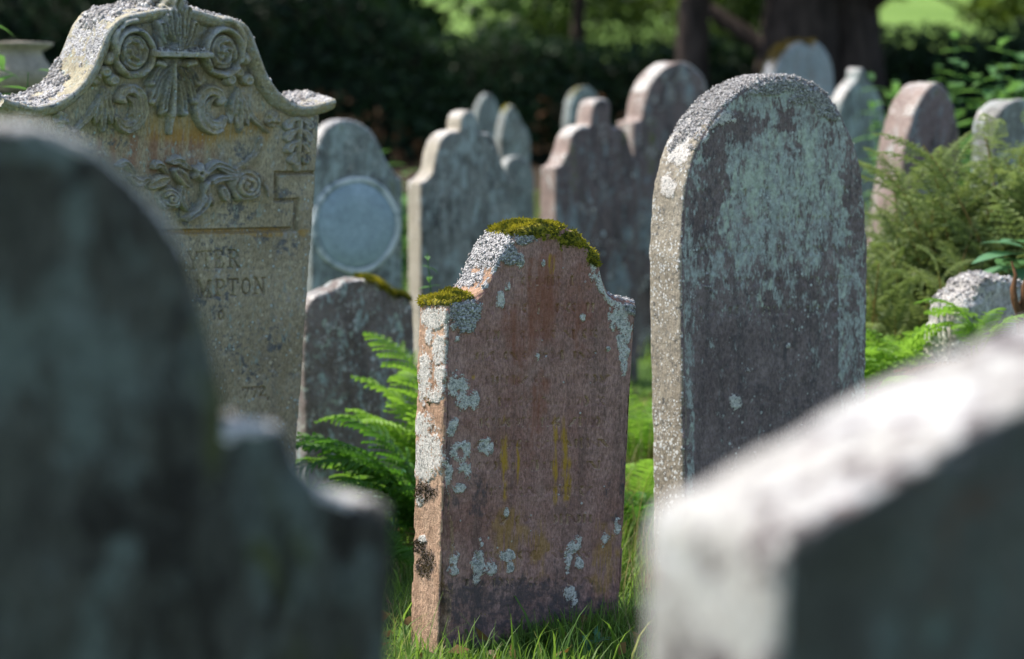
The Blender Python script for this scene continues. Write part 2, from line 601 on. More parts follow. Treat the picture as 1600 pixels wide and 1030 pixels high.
def slab_mesh(name, top, T, res, M, r=0.010, xl0=None, xr0=None, z0=-0.2, rough=1.0, chip=1.0, seed=0, front_fn=None, attrs=None,
              extra=None, tres=None):
    """a thick stone slab with any outline: dense front face, rounded weathered edges, real thickness"""
    top = resample(top, res)
    nu = len(top)
    if xl0 is None:
        xl0 = top[0, 0]
    if xr0 is None:
        xr0 = top[-1, 0]
    nv = max(6, int((top[:, 1].max() - z0) / res))
    v = np.linspace(0, 1, nv)
    left = np.stack([xl0 + (top[0, 0] - xl0) * v, z0 + (top[0, 1] - z0) * v], 1)
    right = np.stack([xr0 + (top[-1, 0] - xr0) * v, z0 + (top[-1, 1] - z0) * v], 1)
    loop = np.concatenate([left, top[1:-1], right[::-1]])
    d = np.roll(loop, -1, 0) - loop
    d[-1] = d[-2]
    d /= np.linalg.norm(d, axis=1)[:, None] + 1e-9
    nrm = np.stack([-d[:, 1], d[:, 0]], 1)
    pn = np.roll(nrm, 1, 0)
    pn[0] = nrm[0]
    n = nrm + pn
    n /= np.linalg.norm(n, axis=1)[:, None] + 1e-9
    cosm = np.clip((n * nrm).sum(1), 0.6, 1)
    n = n / cosm[:, None]
    inset = loop - n * r
    # front grid
    tin = np.concatenate([inset[nv - 1:nv], inset[nv:nv + nu - 2], inset[nv + nu - 2:nv + nu - 1]])
    xb = np.linspace(inset[0, 0], inset[-1, 0], nu)
    gx_ = xb[None, :] + (tin[:, 0] - xb)[None, :] * v[:, None]
    gz_ = z0 + (tin[:, 1] - z0)[None, :] * v[:, None]
    gx_[:, 0], gz_[:, 0] = inset[:nv, 0], inset[:nv, 1]
    gx_[:, -1], gz_[:, -1] = inset[::-1][:nv, 0], inset[::-1][:nv, 1]
    nf = nu * nv
    V = [np.stack([gx_.ravel(), np.full(nf, -T / 2), gz_.ravel()], 1)]
    N = [np.tile([0, -1.0, 0], (nf, 1))]
    idx = np.arange(nf).reshape(nv, nu)
    bloop = np.concatenate([idx[:, 0], idx[-1, 1:-1], idx[::-1, -1]])
    Q = [np.stack([idx[:-1, :-1].ravel(), idx[:-1, 1:].ravel(), idx[1:, 1:].ravel(), idx[1:, :-1].ravel()], 1)]
    nl = len(loop)
    rings = []
    for a in (30, 60, 90):
        a = R(a)
        rings.append((math.sin(a), -T / 2 + r * (1 - math.cos(a)), math.sin(a), -math.cos(a)))
    mt = max(2, int((T - 2 * r) / (tres or res)))
    for k in range(1, mt + 1):
        rings.append((1.0, -T / 2 + r + (T - 2 * r) * k / mt, 1.0, 0.0))
    for a in (45, 90):
        a = R(a)
        rings.append((math.cos(a), T / 2 - r + r * math.sin(a), math.cos(a), math.sin(a)))
    prev = bloop
    base = nf
    for (o_, y_, nn, ny_) in rings:
        P2 = inset + n * r * o_
        V.append(np.stack([P2[:, 0], np.full(nl, y_), P2[:, 1]], 1))
        N.append(np.stack([nrm[:, 0] * nn, np.full(nl, ny_), nrm[:, 1] * nn], 1))
        cur = base + np.arange(nl)
        Q.append(np.stack([prev[:-1], prev[1:], cur[1:], cur[:-1]], 1))
        prev = cur
        base += nl
    back = prev[None, :]
    V = np.concatenate(V)
    N = np.concatenate(N)
    N /= np.linalg.norm(N, axis=1)[:, None] + 1e-9
    Wp = V + seed * 7.31
    disp = 0.0022 * rough * fbm(Wp, 14, 3, seed) + 0.004 * rough * fbm(Wp, 3.0, 3, seed + 5)
    # edge wear: strongest on the arrises
    ed = np.zeros(len(V))
    ed[nf:] = np.exp(-((np.abs(np.abs(V[nf:, 1]) - T / 2)) / (r * 1.2)) ** 2)
    ed[bloop] = 1.0
    disp -= ed * chip * 0.010 * np.clip(fbm(Wp, 22, 3, seed + 9) + 0.1, 0, 1)
    isfront = np.zeros(len(V), bool)
    isfront[:nf] = True
    WV = world(M, V)
    px, py = project(WV)
    WN = N @ np.array(M)[:3, :3].T
    A = attrs(V, px, py, WN, isfront) if attrs else {}
    if 'crust' in A:
        disp += sstep(.35, .8, A['crust']) * (0.004 + 0.005 * rough * np.abs(fbm(Wp, 90, 2, seed + 3)))
    if 'lich' in A:
        disp += sstep(.4, .6, A['lich'] + .5 * vnoise(Wp, 90, 4) * .5) * 0.003
    if 'moss' in A:
        disp += sstep(.3, .8, A['moss']) * (0.004 + 0.012 * np.abs(fbm(Wp, 34, 2, seed + 4)))
    if front_fn is not None:
        h = np.zeros(len(V))
        h[:nf] = front_fn(px[:nf], py[:nf], V[:nf])
        disp += h
    V2 = V + N * disp[:, None]
    me = mesh_np(name, V2, [np.concatenate(Q), back])
    for k, a in A.items():
        attr(me, k, a)
    return me, V2, N, A, WN


ICO_V = None


def lumps_mesh(name, P, N, size, seed=0, flat=0.7):
    """many crusty grains in one part"""
    rs = np.random.RandomState(seed)
    ph = (1 + 5 ** .5) / 2
    iv = np.array([(-1, ph, 0), (1, ph, 0), (-1, -ph, 0), (1, -ph, 0), (0, -1, ph), (0, 1, ph), (0, -1, -ph), (0, 1, -ph),
                   (ph, 0, -1), (ph, 0, 1), (-ph, 0, -1), (-ph, 0, 1)], float)
    iv /= np.linalg.norm(iv[0])
    it = np.array([(0, 11, 5), (0, 5, 1), (0, 1, 7), (0, 7, 10), (0, 10, 11), (1, 5, 9), (5, 11, 4), (11, 10, 2), (10, 7, 6), (7, 1, 8),
                   (3, 9, 4), (3, 4, 2), (3, 2, 6), (3, 6, 8), (3, 8, 9), (4, 9, 5), (2, 4, 11), (6, 2, 10), (8, 6, 7), (9, 8, 1)])
    k = len(P)
    sc = size[:, None, None] * (0.55 + 0.7 * rs.rand(k, 12, 1)) * (0.6 + 0.8 * rs.rand(k, 1, 3))
    ang = rs.rand(k) * 6.28
    ca, sa = np.cos(ang), np.sin(ang)
    B = iv[None] * sc
    B2 = B.copy()
    B2[:, :, 0] = B[:, :, 0] * ca[:, None] - B[:, :, 1] * sa[:, None]
    B2[:, :, 1] = B[:, :, 0] * sa[:, None] + B[:, :, 1] * ca[:, None]
    V = (P - N * (size * 0.30)[:, None])[:, None, :] + B2
    F = it[None] + (np.arange(k) * 12)[:, None, None]
    me = mesh_np(name, V.reshape(-1, 3), [F.reshape(-1, 3)], smooth=False)
    attr(me, 'rnd', np.repeat(rs.rand(k), 12))
    return me


def tufts_mesh(name, P, N, h, seed=0, w=0.0025):
    """short moss shoots"""
    rs = np.random.RandomState(seed)
    k = len(P)
    D = N + rs.normal(0, .55, (k, 3))
    D /= np.linalg.norm(D, axis=1)[:, None]
    s = np.cross(D, rs.normal(0, 1, (k, 3)))
    s /= np.linalg.norm(s, axis=1)[:, None] + 1e-9
    b = P - N * .003
    V = np.stack([b - s * w, b + s * w, b + D * h[:, None] * .6 + s * w * .8, b + D * h[:, None]], 1).reshape(-1, 3)
    i = np.arange(k) * 4
    me = mesh_np(name, V, [np.stack([i, i + 1, i + 2, i + 3], 1)], smooth=False)
    c = np.clip(.42 + .42 * (rs.rand(k) - .5) + .75 * vnoise(P, 30, 5) + .3 * vnoise(P, 90, 6), 0, 1)
    attr(me, 'rnd', np.repeat(c, 4))
    return me


def pick(mask, n, seed):
    rs = np.random.RandomState(seed)
    w = np.clip(mask, 0, None)
    w = w / w.sum()
    return rs.choice(len(mask), n, replace=True, p=w)


def add_grit(root, V, N, mask, n, size, seed, name='lichen_crust'):
    rs = np.random.RandomState(seed)
    i = pick(mask, n, seed)
    P = V[i] + rs.normal(0, .003, (n, 3))
    return obj(name, lumps_mesh(name, P, N[i], size * (0.4 + rs.rand(n) ** 4 * 2.3), seed), M_grit, root)


def add_moss(root, V, N, mask, n, seed, h=0.012, mat=None):
    rs = np.random.RandomState(seed)
    i = pick(mask, n, seed)
    P = V[i] + rs.normal(0, .003, (n, 3))
    return obj('moss', tufts_mesh('moss', P, N[i], h * (.5 + rs.rand(n)), seed), mat or M_moss, root)


def ell(px, py, blobs, wob, amp=4.0):
    """soft union of ellipses, edges distorted; 1 inside"""
    out = np.zeros(len(px))
    for (cx, cy, rx, ry) in blobs:
        d = np.sqrt(((px - cx) / rx) ** 2 + ((py - cy) / ry) ** 2)
        out = np.maximum(out, sstep(1.45, 0.55, d + wob * amp / max(6, min(rx, ry))))
    return out


GRP = 'gravestones standing in the churchyard'

# ---- central red sandstone -------------------------------------------------
T = 0.175
Mc = placement(842, 7.42, 32, 0, 2.4)
cf = lambda *p: [on_face(Mc, T, a, b) for a, b in p]
c_top = cf((700, 472), (722, 467), (744, 462)) + curve(cf((744, 462), (760, 447), (772, 424), (783, 397), (798, 373), (820, 358), (850, 351), (880, 354), (904, 368), (924, 389), (938, 412), (945, 438), (953, 458), (962, 466)), 8)[1:] + cf((978, 469), (994, 472))


def c_attrs(V, px, py, WN, fr):
    wob = fbm(V, 35, 4, 11) * 2
    A = {}
    f = fr.astype(float)
    side = (~fr) & (WN[:, 2] < 0.5)
    lich = ell(px, py, [(716, 604, 17, 20), (722, 626, 12, 14), (738, 623, 9, 16), (706, 667, 8, 13), (720, 706, 13, 16), (697, 745, 8, 20), (726, 735, 9, 16),
                        (719, 763, 9, 7), (760, 698, 10, 13), (840, 557, 5, 9), (911, 497, 3, 5), (956, 468, 10, 14), (966, 492, 14, 26), (976, 525, 11, 32), (972, 560, 7, 18),
                        (927, 414, 6, 18), (938, 440, 7, 18), (950, 545, 5, 5), (748, 880, 10, 20), (766, 886, 8, 12), (745, 905, 5, 8), (792, 868, 12, 9), (797, 887, 5, 8),
                        (888, 870, 6, 20), (900, 850, 8, 12), (905, 880, 7, 12), (888, 925, 8, 14), (897, 935, 5, 10), (944, 843, 7, 12), (965, 822, 5, 10),
                        (710, 872, 6, 14), (711, 892, 6, 6), (685, 882, 6, 8), (684, 785, 6, 12), (752, 850, 5, 9), (791, 800, 3, 8), (848, 412, 3, 4), (708, 512, 5, 6), (713, 530, 4, 5),
                        (812, 408, 6, 10), (782, 465, 6, 12), (795, 448, 5, 9)], wob, 3.2) * f
    lich = np.maximum(lich, ell(px, py, [(680, 497, 20, 18), (690, 545, 15, 28), (672, 530, 8, 16), (664, 590, 10, 40), (690, 590, 9, 22), (682, 622, 9, 9), (662, 665, 16, 20),
                                        (668, 710, 24, 34), (655, 780, 6, 8), (665, 735, 20, 16), (660, 842, 6, 6), (700, 520, 10, 12)], wob, 4.5) * side)
    hole = ell(px, py, [(719, 708, 4, 7), (722, 745, 5, 8), (716, 612, 3, 4), (760, 640, 2, 3)], wob, 1.0)
    A['lich'] = lich * (1 - hole)
    topm = (~fr) & (WN[:, 2] >= 0.2)
    cr = ell(px, py, [(728, 490, 24, 28), (718, 475, 20, 12), (790, 388, 14, 20), (815, 372, 20, 12), (985, 480, 10, 12), (800, 405, 10, 14)], wob, 5) * f
    cr = np.maximum(cr, ell(px, py, [(760, 400, 44, 26), (735, 435, 26, 16), (780, 380, 40, 20), (715, 460, 20, 10)], wob, 9) * topm)
    cr = np.maximum(cr, sstep(.3, .8, WN[:, 2]) * (px > 940) * .8 * topm)
    A['crust'] = cr
    mo = ell(px, py, [(845, 350, 62, 14), (800, 358, 34, 12), (905, 370, 25, 16), (928, 395, 13, 24)], wob, 5) * topm
    mo = np.maximum(mo, ell(px, py, [(850, 356, 60, 14), (900, 370, 30, 16), (928, 396, 14, 22), (938, 410, 5, 14)], wob, 6) * f)
    mo = np.maximum(mo, ell(px, py, [(685, 468, 42, 9), (720, 462, 26, 7)], wob, 3) * (topm | (side & (py < 478))))
    A['moss'] = mo
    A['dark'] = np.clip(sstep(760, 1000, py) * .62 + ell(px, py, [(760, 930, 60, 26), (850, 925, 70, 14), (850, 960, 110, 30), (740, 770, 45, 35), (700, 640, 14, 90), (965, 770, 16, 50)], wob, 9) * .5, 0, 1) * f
    A['dark'] = np.maximum(A['dark'], ell(px, py, [(655, 855, 14, 12), (664, 880, 16, 26), (660, 770, 24, 16)], wob, 4) * side * .9)
    A['ochre'] = ell(px, py, [(788, 728, 5, 50), (809, 724, 2.5, 32), (882, 705, 5, 44), (886, 745, 6, 30), (862, 415, 4, 16), (868, 720, 3, 60), (740, 590, 3, 4)], wob, 3) * f * .8
    A['ochre'] = np.maximum(A['ochre'], .4 * f * ell(px, py, [(795, 840, 24, 44), (945, 880, 20, 50), (840, 860, 16, 30)], wob, 9))
    A['rust'] = ell(px, py, [(858, 470, 40, 60), (815, 520, 26, 70), (840, 640, 14, 60), (905, 475, 14, 50), (870, 420, 50, 20)], wob, 10) * f * .62
    A['dots'] = np.zeros(len(V))
    return A


def c_front(px, py, V):
    """what is left of the cut lettering: rows of faint worn strokes"""
    h = np.zeros(len(px))
    rs = np.random.RandomState(5)
    for row, (yy, x0, x1) in enumerate([(440, 800, 900), (482, 770, 930), (523, 752, 945), (556, 745, 952), (594, 748, 955), (628, 760, 950), (660, 740, 950), (694, 745, 945), (728, 750, 940), (768, 760, 930), (812, 760, 930), (868, 740, 930), (910, 730, 930)]):
        x = x0
        while x < x1:
            k = rs.rand()
            y = yy + (854 - x) * 0.012
            s = rs.uniform(5, 8)
            if k < .4:
                d = np.abs(px - x) / 1.9
                d = np.where(np.abs(py - y) < s, d, 9)
            elif k < .75:
                rr = np.hypot((px - x) / .8, py - y)
                d = np.abs(rr - s * .75) / 1.9
                d = np.where((px > x) == (rs.rand() < .5), d, 9)
            else:
                d = np.abs((px - x) * .8 + (py - y) * rs.choice([-.6, .6])) / 1.9
                d = np.where(np.abs(py - y) < s * .8, d, 9)
            h -= 0.0095 * np.exp(-d * d) * rs.uniform(.3, 1)
            x += rs.uniform(7, 12) if rs.rand() < .84 else 20
    h *= np.clip(.8 + 1.1 * fbm(V, 9, 3, 8), .35, 1.2)
    # spalled foot and worn left arris
    h -= 0.010 * ell(px, py, [(703, 860, 5, 70), (700, 800, 4, 40)], fbm(V, 40, 3, 3), 3)
    h -= 0.035 * ell(px, py, [(684, 950, 16, 75)], fbm(V, 20, 3, 4), 5)
    h += 0.0016 * fbm(V * np.array([1, 1, .25]), 60, 3, 21)
    return h


root = thing('gravestone', 'red sandstone gravestone with yellow moss on its arched top and white lichen rosettes', 'gravestone', Mc, group=GRP)
lx, _ = on_face(Mc, T, 684, 1005)
rx, _ = on_face(Mc, T, 968, 970)
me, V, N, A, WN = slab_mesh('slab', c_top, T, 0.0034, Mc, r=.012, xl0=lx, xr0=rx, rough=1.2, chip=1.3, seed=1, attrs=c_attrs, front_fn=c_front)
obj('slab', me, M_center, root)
me.materials.append(M_centeredge)
me.polygons.foreach_set('material_index', (np.abs(np.array([p.normal.y for p in me.polygons])) < .72).astype(np.int32))
add_moss(root, V, N, sstep(.45, .9, A['moss'] + 1.0 * fbm(V, 30, 3, 77)) * np.where(N[:, 1] < -.6, .25, 1), 15000, 3, h=.007)
add_grit(root, V, N, sstep(.3, 1.0, A['crust'] + .5 * fbm(V, 40, 3, 5)) * (1 - sstep(.2, .5, A['moss'])), 2200, .0020, 4)
side_m = A['dark'] * (N[:, 0] < -.5)
o = add_moss(root, V, N, sstep(.5, .9, side_m) + 1e-9, 2600, 5, h=.004, mat=M_mossdark)
o['label'] = 'dry brown moss on the lower left edge'

# ---- tall round-topped stone ---------------------------------------------
T = 0.19
Mr = placement(1212, 8.35, 31, 0, -0.6)
cf = lambda *p: [on_face(Mr, T, a, b) for a, b in p]
r_top = curve(cf((1063, 400), (1066, 345), (1070, 291), (1083, 241), (1103, 202), (1132, 165), (1165, 138), (1200, 123), (1232, 120), (1268, 130), (1299, 155), (1322, 192), (1341, 241), (1351, 295), (1355, 350), (1357, 400)), 8)


def r_attrs(V, px, py, WN, fr):
    wob = fbm(V, 30, 4, 21) * 2
    f = fr.astype(float)
    A = {}
    topm = (~fr) & (WN[:, 2] > .1)
    A['crust'] = np.maximum(sstep(.22, .85, WN[:, 2] + wob * .22) * topm,
                            ell(px, py, [(1235, 132, 55, 14), (1290, 165, 18, 22), (1200, 135, 40, 12), (1268, 150, 30, 14)], wob, 8) * f)
    A['lich'] = np.maximum(ell(px, py, [(1046, 292, 13, 17), (1060, 235, 16, 26), (1075, 200, 12, 18)], wob, 4) * (~fr),
                           ell(px, py, [(1118, 182, 26, 14), (1100, 210, 8, 14), (1150, 628, 8, 10), (1168, 578, 3, 4), (1231, 540, 4, 4), (1236, 500, 4, 6)], wob, 4) * f * .9)
    fl = sstep(600, 330, py + 60 * wob) * .86 - .10
    fl = np.where((px > 1310) & (py > 300), np.maximum(fl, .62), fl)
    fl = np.where((px < 1085) & (py > 420), np.maximum(fl, .60), fl)
    fl -= ell(px, py, [(1145, 200, 40, 26), (1110, 260, 22, 70), (1100, 320, 26, 60), (1335, 300, 14, 110), (1235, 190, 12, 30), (1290, 180, 10, 25)], wob, 16) * .6
    fl += ell(px, py, [(1215, 200, 26, 50), (1250, 230, 40, 60), (1220, 330, 90, 100), (1320, 330, 26, 130)], wob, 9) * .16
    A['film'] = np.where(fr, np.clip(fl, 0, 1), 0.05)
    A['dark'] = np.where(fr, ell(px, py, [(1100, 290, 40, 110), (1140, 215, 60, 40), (1215, 560, 140, 130), (1340, 280, 12, 130)], wob, 8) * .42, 0)
    A['dots'] = np.where(fr, -.1, sstep(300, 480, py) * .7)
    A['moss'] = np.zeros(len(V))
    return A


def r_front(px, py, V):
    h = 0.0014 * fbm(V * np.array([1, 1, .3]), 45, 4, 31)
    rs = np.random.RandomState(9)
    for yy in (300, 345, 392, 440, 486):
        x = 1095
        while x < 1330:
            y = yy - (x - 1200) * .012
            d = np.where(np.abs(py - y) < 6, np.abs(px - x + (py - y) * rs.uniform(-.5, .5)) / 2.0, 9)
            h -= .007 * np.exp(-d * d) * rs.uniform(.2, 1)
            x += rs.uniform(7, 12) if rs.rand() < .8 else 22
    # a shallow margin line just inside the left arris
    return h


root = thing('gravestone', 'tall round topped gravestone with blue grey lichen, right of the mossy red gravestone', 'gravestone', Mr, group=GRP)
lx, _ = on_face(Mr, T, 1072, 760)
rx, _ = on_face(Mr, T, 1352, 800)
me, V, N, A, WN = slab_mesh('slab', r_top, T, 0.0052, Mr, r=.013, xl0=lx, xr0=rx, rough=1.0, seed=2, attrs=r_attrs, front_fn=r_front)
obj('slab', me, M_round, root)
me.materials.append(M_buffside)
me.polygons.foreach_set('material_index', (np.abs(np.array([p.normal.y for p in me.polygons])) < .75).astype(np.int32))
add_grit(root, V, N, sstep(.3, 1.15, A['crust'] + .8 * fbm(V, 25, 4, 5)), 30000, .0019, 14)


# ---- ornate carved stone ----------------------------------------------------
T = 0.21
Mo = placement(300, 8.55, 35, 6.5, 0)
cf = lambda *p: [on_face(Mo, T, a, b) for a, b in p]
cap_line = curve(cf((-2, 152), (22, 159), (50, 164), (85, 156), (115, 134), (136, 105), (150, 73), (164, 43), (183, 26), (206, 20), (236, 14), (268, 10), (300, 15), (342, 27),
                    (365, 31), (381, 44), (394, 74), (406, 108), (422, 136), (443, 155), (467, 164), (493, 160), (514, 153)), 8)
body_top = curve(cf((24, 172), (50, 178), (85, 171), (120, 148), (143, 114), (157, 84), (172, 56), (188, 42), (208, 36), (236, 30), (268, 26), (300, 31), (338, 42),
                    (358, 46), (373, 58), (386, 86), (399, 120), (416, 148), (439, 168), (466, 178), (500, 176)), 8)


def seg(px, py, ax, ay, bx, by, ra, rb):
    """tapered capsule profile: 1 on the axis, 0 at the rim"""
    dx, dy = bx - ax, by - ay
    L2 = dx * dx + dy * dy + 1e-9
    t = np.clip(((px - ax) * dx + (py - ay) * dy) / L2, 0, 1)
    d = np.hypot(px - ax - t * dx, py - ay - t * dy)
    r = ra + (rb - ra) * t
    return np.sqrt(np.clip(1 - (d / r) ** 2, 0, 1))


def tube(px, py, pts, r0, r1, n=6, rm=None):
    P = curve(pts, n)
    m = len(P) - 1
    out = np.zeros(len(px))
    for i in range(m):
        u0, u1 = i / m, (i + 1) / m
        f = (lambda u: r0 + (r1 - r0) * u) if rm is None else (lambda u: (r0 * (1 - u) + r1 * u) + 4 * u * (1 - u) * (rm - (r0 + r1) / 2))
        out = np.maximum(out, seg(px, py, *P[i], *P[i + 1], f(u0), f(u1)))
    return out


def grooved(px, py, pts, r, n=6, groove=.45):
    """a leaf lobe with a hollow midrib"""
    a = tube(px, py, pts, r[0], r[1], n, r[2] if len(r) > 2 else None)
    b = tube(px, py, pts, r[0] * .38, r[1] * .38, n, (r[2] * .4) if len(r) > 2 else None)
    return a - groove * b


# letters as serifed strokes in a unit box (x right, y up)
LET = {
    'T': [((.5, 0), (.5, 1), .13), ((.06, 1), (.94, 1), .06), ((.06, 1), (.06, .78), .05), ((.94, 1), (.94, .78), .05), ((.32, 0), (.68, 0), .05)],
    'E': [((.25, 0), (.25, 1), .13), ((.08, 1), (.82, 1), .055), ((.08, 0), (.88, 0), .055), ((.25, .52), (.62, .52), .05), ((.82, 1), (.82, .8), .05), ((.88, 0), (.88, .22), .05), ((.62, .64), (.62, .4), .05)],
    'R': [((.25, 0), (.25, 1), .13), ((.08, 1), (.6, 1), .055), ((.08, 0), (.42, 0), .05), ((.6, 1), (.8, .88), .08), ((.8, .88), (.8, .66), .11), ((.8, .66), (.6, .52), .08), ((.25, .52), (.6, .52), .05), ((.52, .5), (.86, .02), .11), ((.8, 0), (.98, 0), .05)],
    'M': [((.14, 0), (.14, 1), .06), ((.86, 0), (.86, 1), .13), ((.16, 1), (.5, .05), .12), ((.5, .05), (.84, 1), .06), ((.02, 0), (.28, 0), .05), ((.7, 0), (1, 0), .05), ((.02, 1), (.2, 1), .05), ((.82, 1), (1, 1), .05)],
    'P': [((.25, 0), (.25, 1), .13), ((.08, 1), (.6, 1), .055), ((.08, 0), (.46, 0), .05), ((.6, 1), (.82, .86), .08), ((.82, .86), (.82, .64), .11), ((.82, .64), (.6, .48), .08), ((.25, .48), (.6, .48), .05)],
    'O': [((.5, 1), (.2, .85), .06), ((.2, .85), (.12, .5), .12), ((.12, .5), (.2, .15), .12), ((.2, .15), (.5, 0), .06), ((.5, 0), (.8, .15), .06), ((.8, .15), (.88, .5), .12), ((.88, .5), (.8, .85), .12), ((.8, .85), (.5, 1), .06)],
    'N': [((.16, 0), (.16, 1), .055), ((.84, 0), (.84, 1), .055), ((.14, 1), (.84, 0), .13), ((.02, 0), (.3, 0), .05), ((.7, 1), (.98, 1), .05), ((.02, 1), (.2, 1), .05)],
    '7': [((.12, .95), (.88, .95), .07), ((.12, .95), (.12, .75), .05), ((.88, .95), (.42, 0), .11)],
    '2': [((.16, .72), (.3, .96), .08), ((.3, .96), (.66, .96), .08), ((.66, .96), (.82, .74), .1), ((.82, .74), (.16, .04), .09), ((.16, .04), (.86, .04), .08), ((.86, .04), (.88, .2), .05)],
    ',': [((.3, .05), (.2, -.2), .1)],
    'Y': [((.5, 0), (.5, .45), .13), ((.5, .45), (.1, 1), .12), ((.5, .45), (.9, 1), .06), ((.3, 0), (.7, 0), .05), ((0, 1), (.25, 1), .05), ((.75, 1), (1, 1), .05)],
}
TEXT = [('Y', 293, 421, 18, 26), ('T', 314, 420, 17, 26), ('E', 334, 419, 17, 26), ('R', 355, 418, 20, 26), ('M', 306, 465, 24, 25), ('P', 336, 463, 17, 25), ('T', 356, 462, 17, 25), ('O', 377, 461, 16, 25), ('N', 397, 460, 18, 25),
        ('O', 341, 500, 10, 14), ('7', 378, 622, 12, 16), ('7', 392, 621, 12, 16), ('2', 404, 620, 12, 16), (',', 417, 622, 8, 12)]


def o_front(px, py, V):
    h = 0.0012 * fbm(V, 30, 4, 33)
    g = np.zeros(len(px))
    # Greek-key fret and panel line
    for (ax, ay, bx, by, r) in [(431, 271, 497, 270, 3.2), (431, 279, 431, 314, 3.6), (431, 314, 464, 313, 3.2), (464, 313, 461, 359, 4.0), (461, 359, 270, 363, 4.2),
                                (431, 271, 431, 279, 3.2), (270, 363, 80, 368, 4.2)]:
        g = np.maximum(g, seg(px, py, ax, ay, bx, by, r, r))
    h -= 0.022 * g
    # sunk field behind the garland
    h -= 0.004 * sstep(0, 5, 460 - px) * sstep(310, 322, py) * sstep(0, 4, 358 - py)
    t = np.zeros(len(px))
    for (ch, x, y, w, hh) in TEXT:
        for (a, b, wd) in LET[ch]:
            r = max(1.45, wd * w * .8)
            t = np.maximum(t, seg(px, py, x + a[0] * w, y - a[1] * hh, x + b[0] * w, y - b[1] * hh, r, r))
    h -= 0.011 * t
    return h


def o_attrs(V, px, py, WN, fr):
    wob = fbm(V, 18, 4, 41) * 2
    A = {}
    f = fr.astype(float)
    so_ = ell(px, py, [(340, 330, 90, 34), (300, 335, 70, 28), (370, 235, 34, 18), (420, 380, 60, 20), (330, 385, 50, 16), (445, 300, 16, 14), (130, 220, 70, 30), (330, 450, 40, 40), (400, 545, 70, 60), (470, 215, 30, 60)], wob, 10)
    A['soot'] = np.where(fr, .30 + .50 * so_ + .1 * wob, .25)
    A['film'] = np.where(fr, .18 + .25 * wob + .3 * sstep(150, 90, py), .2)
    A['rust'] = ell(px, py, [(240, 240, 90, 30), (200, 235, 60, 24), (290, 225, 40, 20)], wob, 9) * f * .5
    A['dots'] = np.where(fr, sstep(350, 420, py) * .35 + .1, .2)
    A['dark'] = np.where(fr, .2 * so_, .1)
    A['ochre'] = ell(px, py, [(300, 364, 170, 3), (330, 200, 90, 24)], wob, 9) * f * .5
    return A


root = thing('gravestone', 'large ornate buff gravestone with scrolled cap, carved shell, rose garland and Greek key border', 'gravestone', Mo, group=GRP)
lx, _ = on_face(Mo, T, 22, 900)
rx, _ = on_face(Mo, T, 464, 690)
bx0, _ = on_face(Mo, T, 500, 176)
me, V, N, A, WN = slab_mesh('slab', body_top, T, 0.0034, Mo, r=.007, xl0=body_top[0][0] + .06, xr0=rx - .012, rough=.8, chip=1.0, seed=3, attrs=o_attrs, front_fn=o_front)
obj('slab', me, M_ornate, root)


def sweep(line, sec, close=False):
    """carry a (y, offset) section along a 2-D line in the stone's x-z plane; returns verts, quads, normals"""
    L = resample(line, .009)
    d = np.gradient(L, axis=0)
    d /= np.linalg.norm(d, axis=1)[:, None]
    n = np.stack([-d[:, 1], d[:, 0]], 1)
    k = len(sec)
    sec = np.array(sec)
    m = len(L)
    V = np.zeros((m, k, 3))
    V[:, :, 0] = L[:, None, 0] + n[:, None, 0] * sec[None, :, 1]
    V[:, :, 1] = sec[None, :, 0]
    V[:, :, 2] = L[:, None, 1] + n[:, None, 1] * sec[None, :, 1]
    idx = np.arange(m * k).reshape(m, k)
    a = idx[:-1]
    b = idx[1:]
    Q = np.stack([a.ravel(), b.ravel(), np.roll(b, -1, 1).ravel(), np.roll(a, -1, 1).ravel()], 1)
    e0, e1 = idx[0][::-1][None], idx[-1][None]
    NN = np.zeros((m, k, 3))
    NN[:, :, 0] = n[:, None, 0]
    NN[:, :, 2] = n[:, None, 1]
    return V.reshape(-1, 3), Q, e0, e1, NN.reshape(-1, 3), idx


yF, yB = -T / 2, T / 2
sec = [(yF - .040, 0.0), (yF - .046, -.006), (yF - .045, -.014), (yF - .036, -.020), (yF - .034, -.026), (yF - .024, -.034), (yF - .008, -.042), (yF + .004, -.046),
       (yB - .004, -.046), (yB + .02, -.034), (yB + .03, -.014), (yB + .03, -.003)]
ntop = 26
sec += [(yB + .03 + (yF - .040 - yB - .03) * k / ntop, .004 * math.sin(math.pi * k / ntop)) for k in range(1, ntop)]
V, Q, e0, e1, NN, idx = sweep(cap_line, sec)
tops = np.zeros(len(V), bool)
tops[idx[:, 12:].ravel()] = True
wob = fbm(V, 14, 4, 61)
Vd = V + NN * (tops * (.006 * fbm(V, 18, 4, 62) + .004 * np.abs(fbm(V, 60, 2, 63))))[:, None]
Vd += (.0025 * np.stack([fbm(V, 30, 3, 64), fbm(V, 30, 3, 65), fbm(V, 30, 3, 66)], 1))
me = mesh_np('cap_moulding', Vd, [Q, e0, e1])
crm = tops * sstep(-.25, .25, wob + .25 * (NN[:, 2] > .75))
attr(me, 'crust', crm * .75)
attr(me, 'soot', np.where(tops, .2, .5))
attr(me, 'film', np.where(tops, .3, .75))
attr(me, 'dots', np.full(len(V), .4))
attr(me, 'lich', np.where(tops, sstep(.25, .5, fbm(V, 12, 3, 68)) * .55, sstep(.35, .6, fbm(V, 25, 3, 69)) * .6))
cap = obj('cap_moulding', me, M_ornate, root)
NG = NN.copy()
yc = V[:, 1]
mid = np.exp(-((yc - .02) / .085) ** 2)
add_grit(root, Vd, NG, crm * mid * (NN[:, 2] > .45) * sstep(-.3, .4, fbm(V, 16, 4, 88)), 15000, .0042, 24)


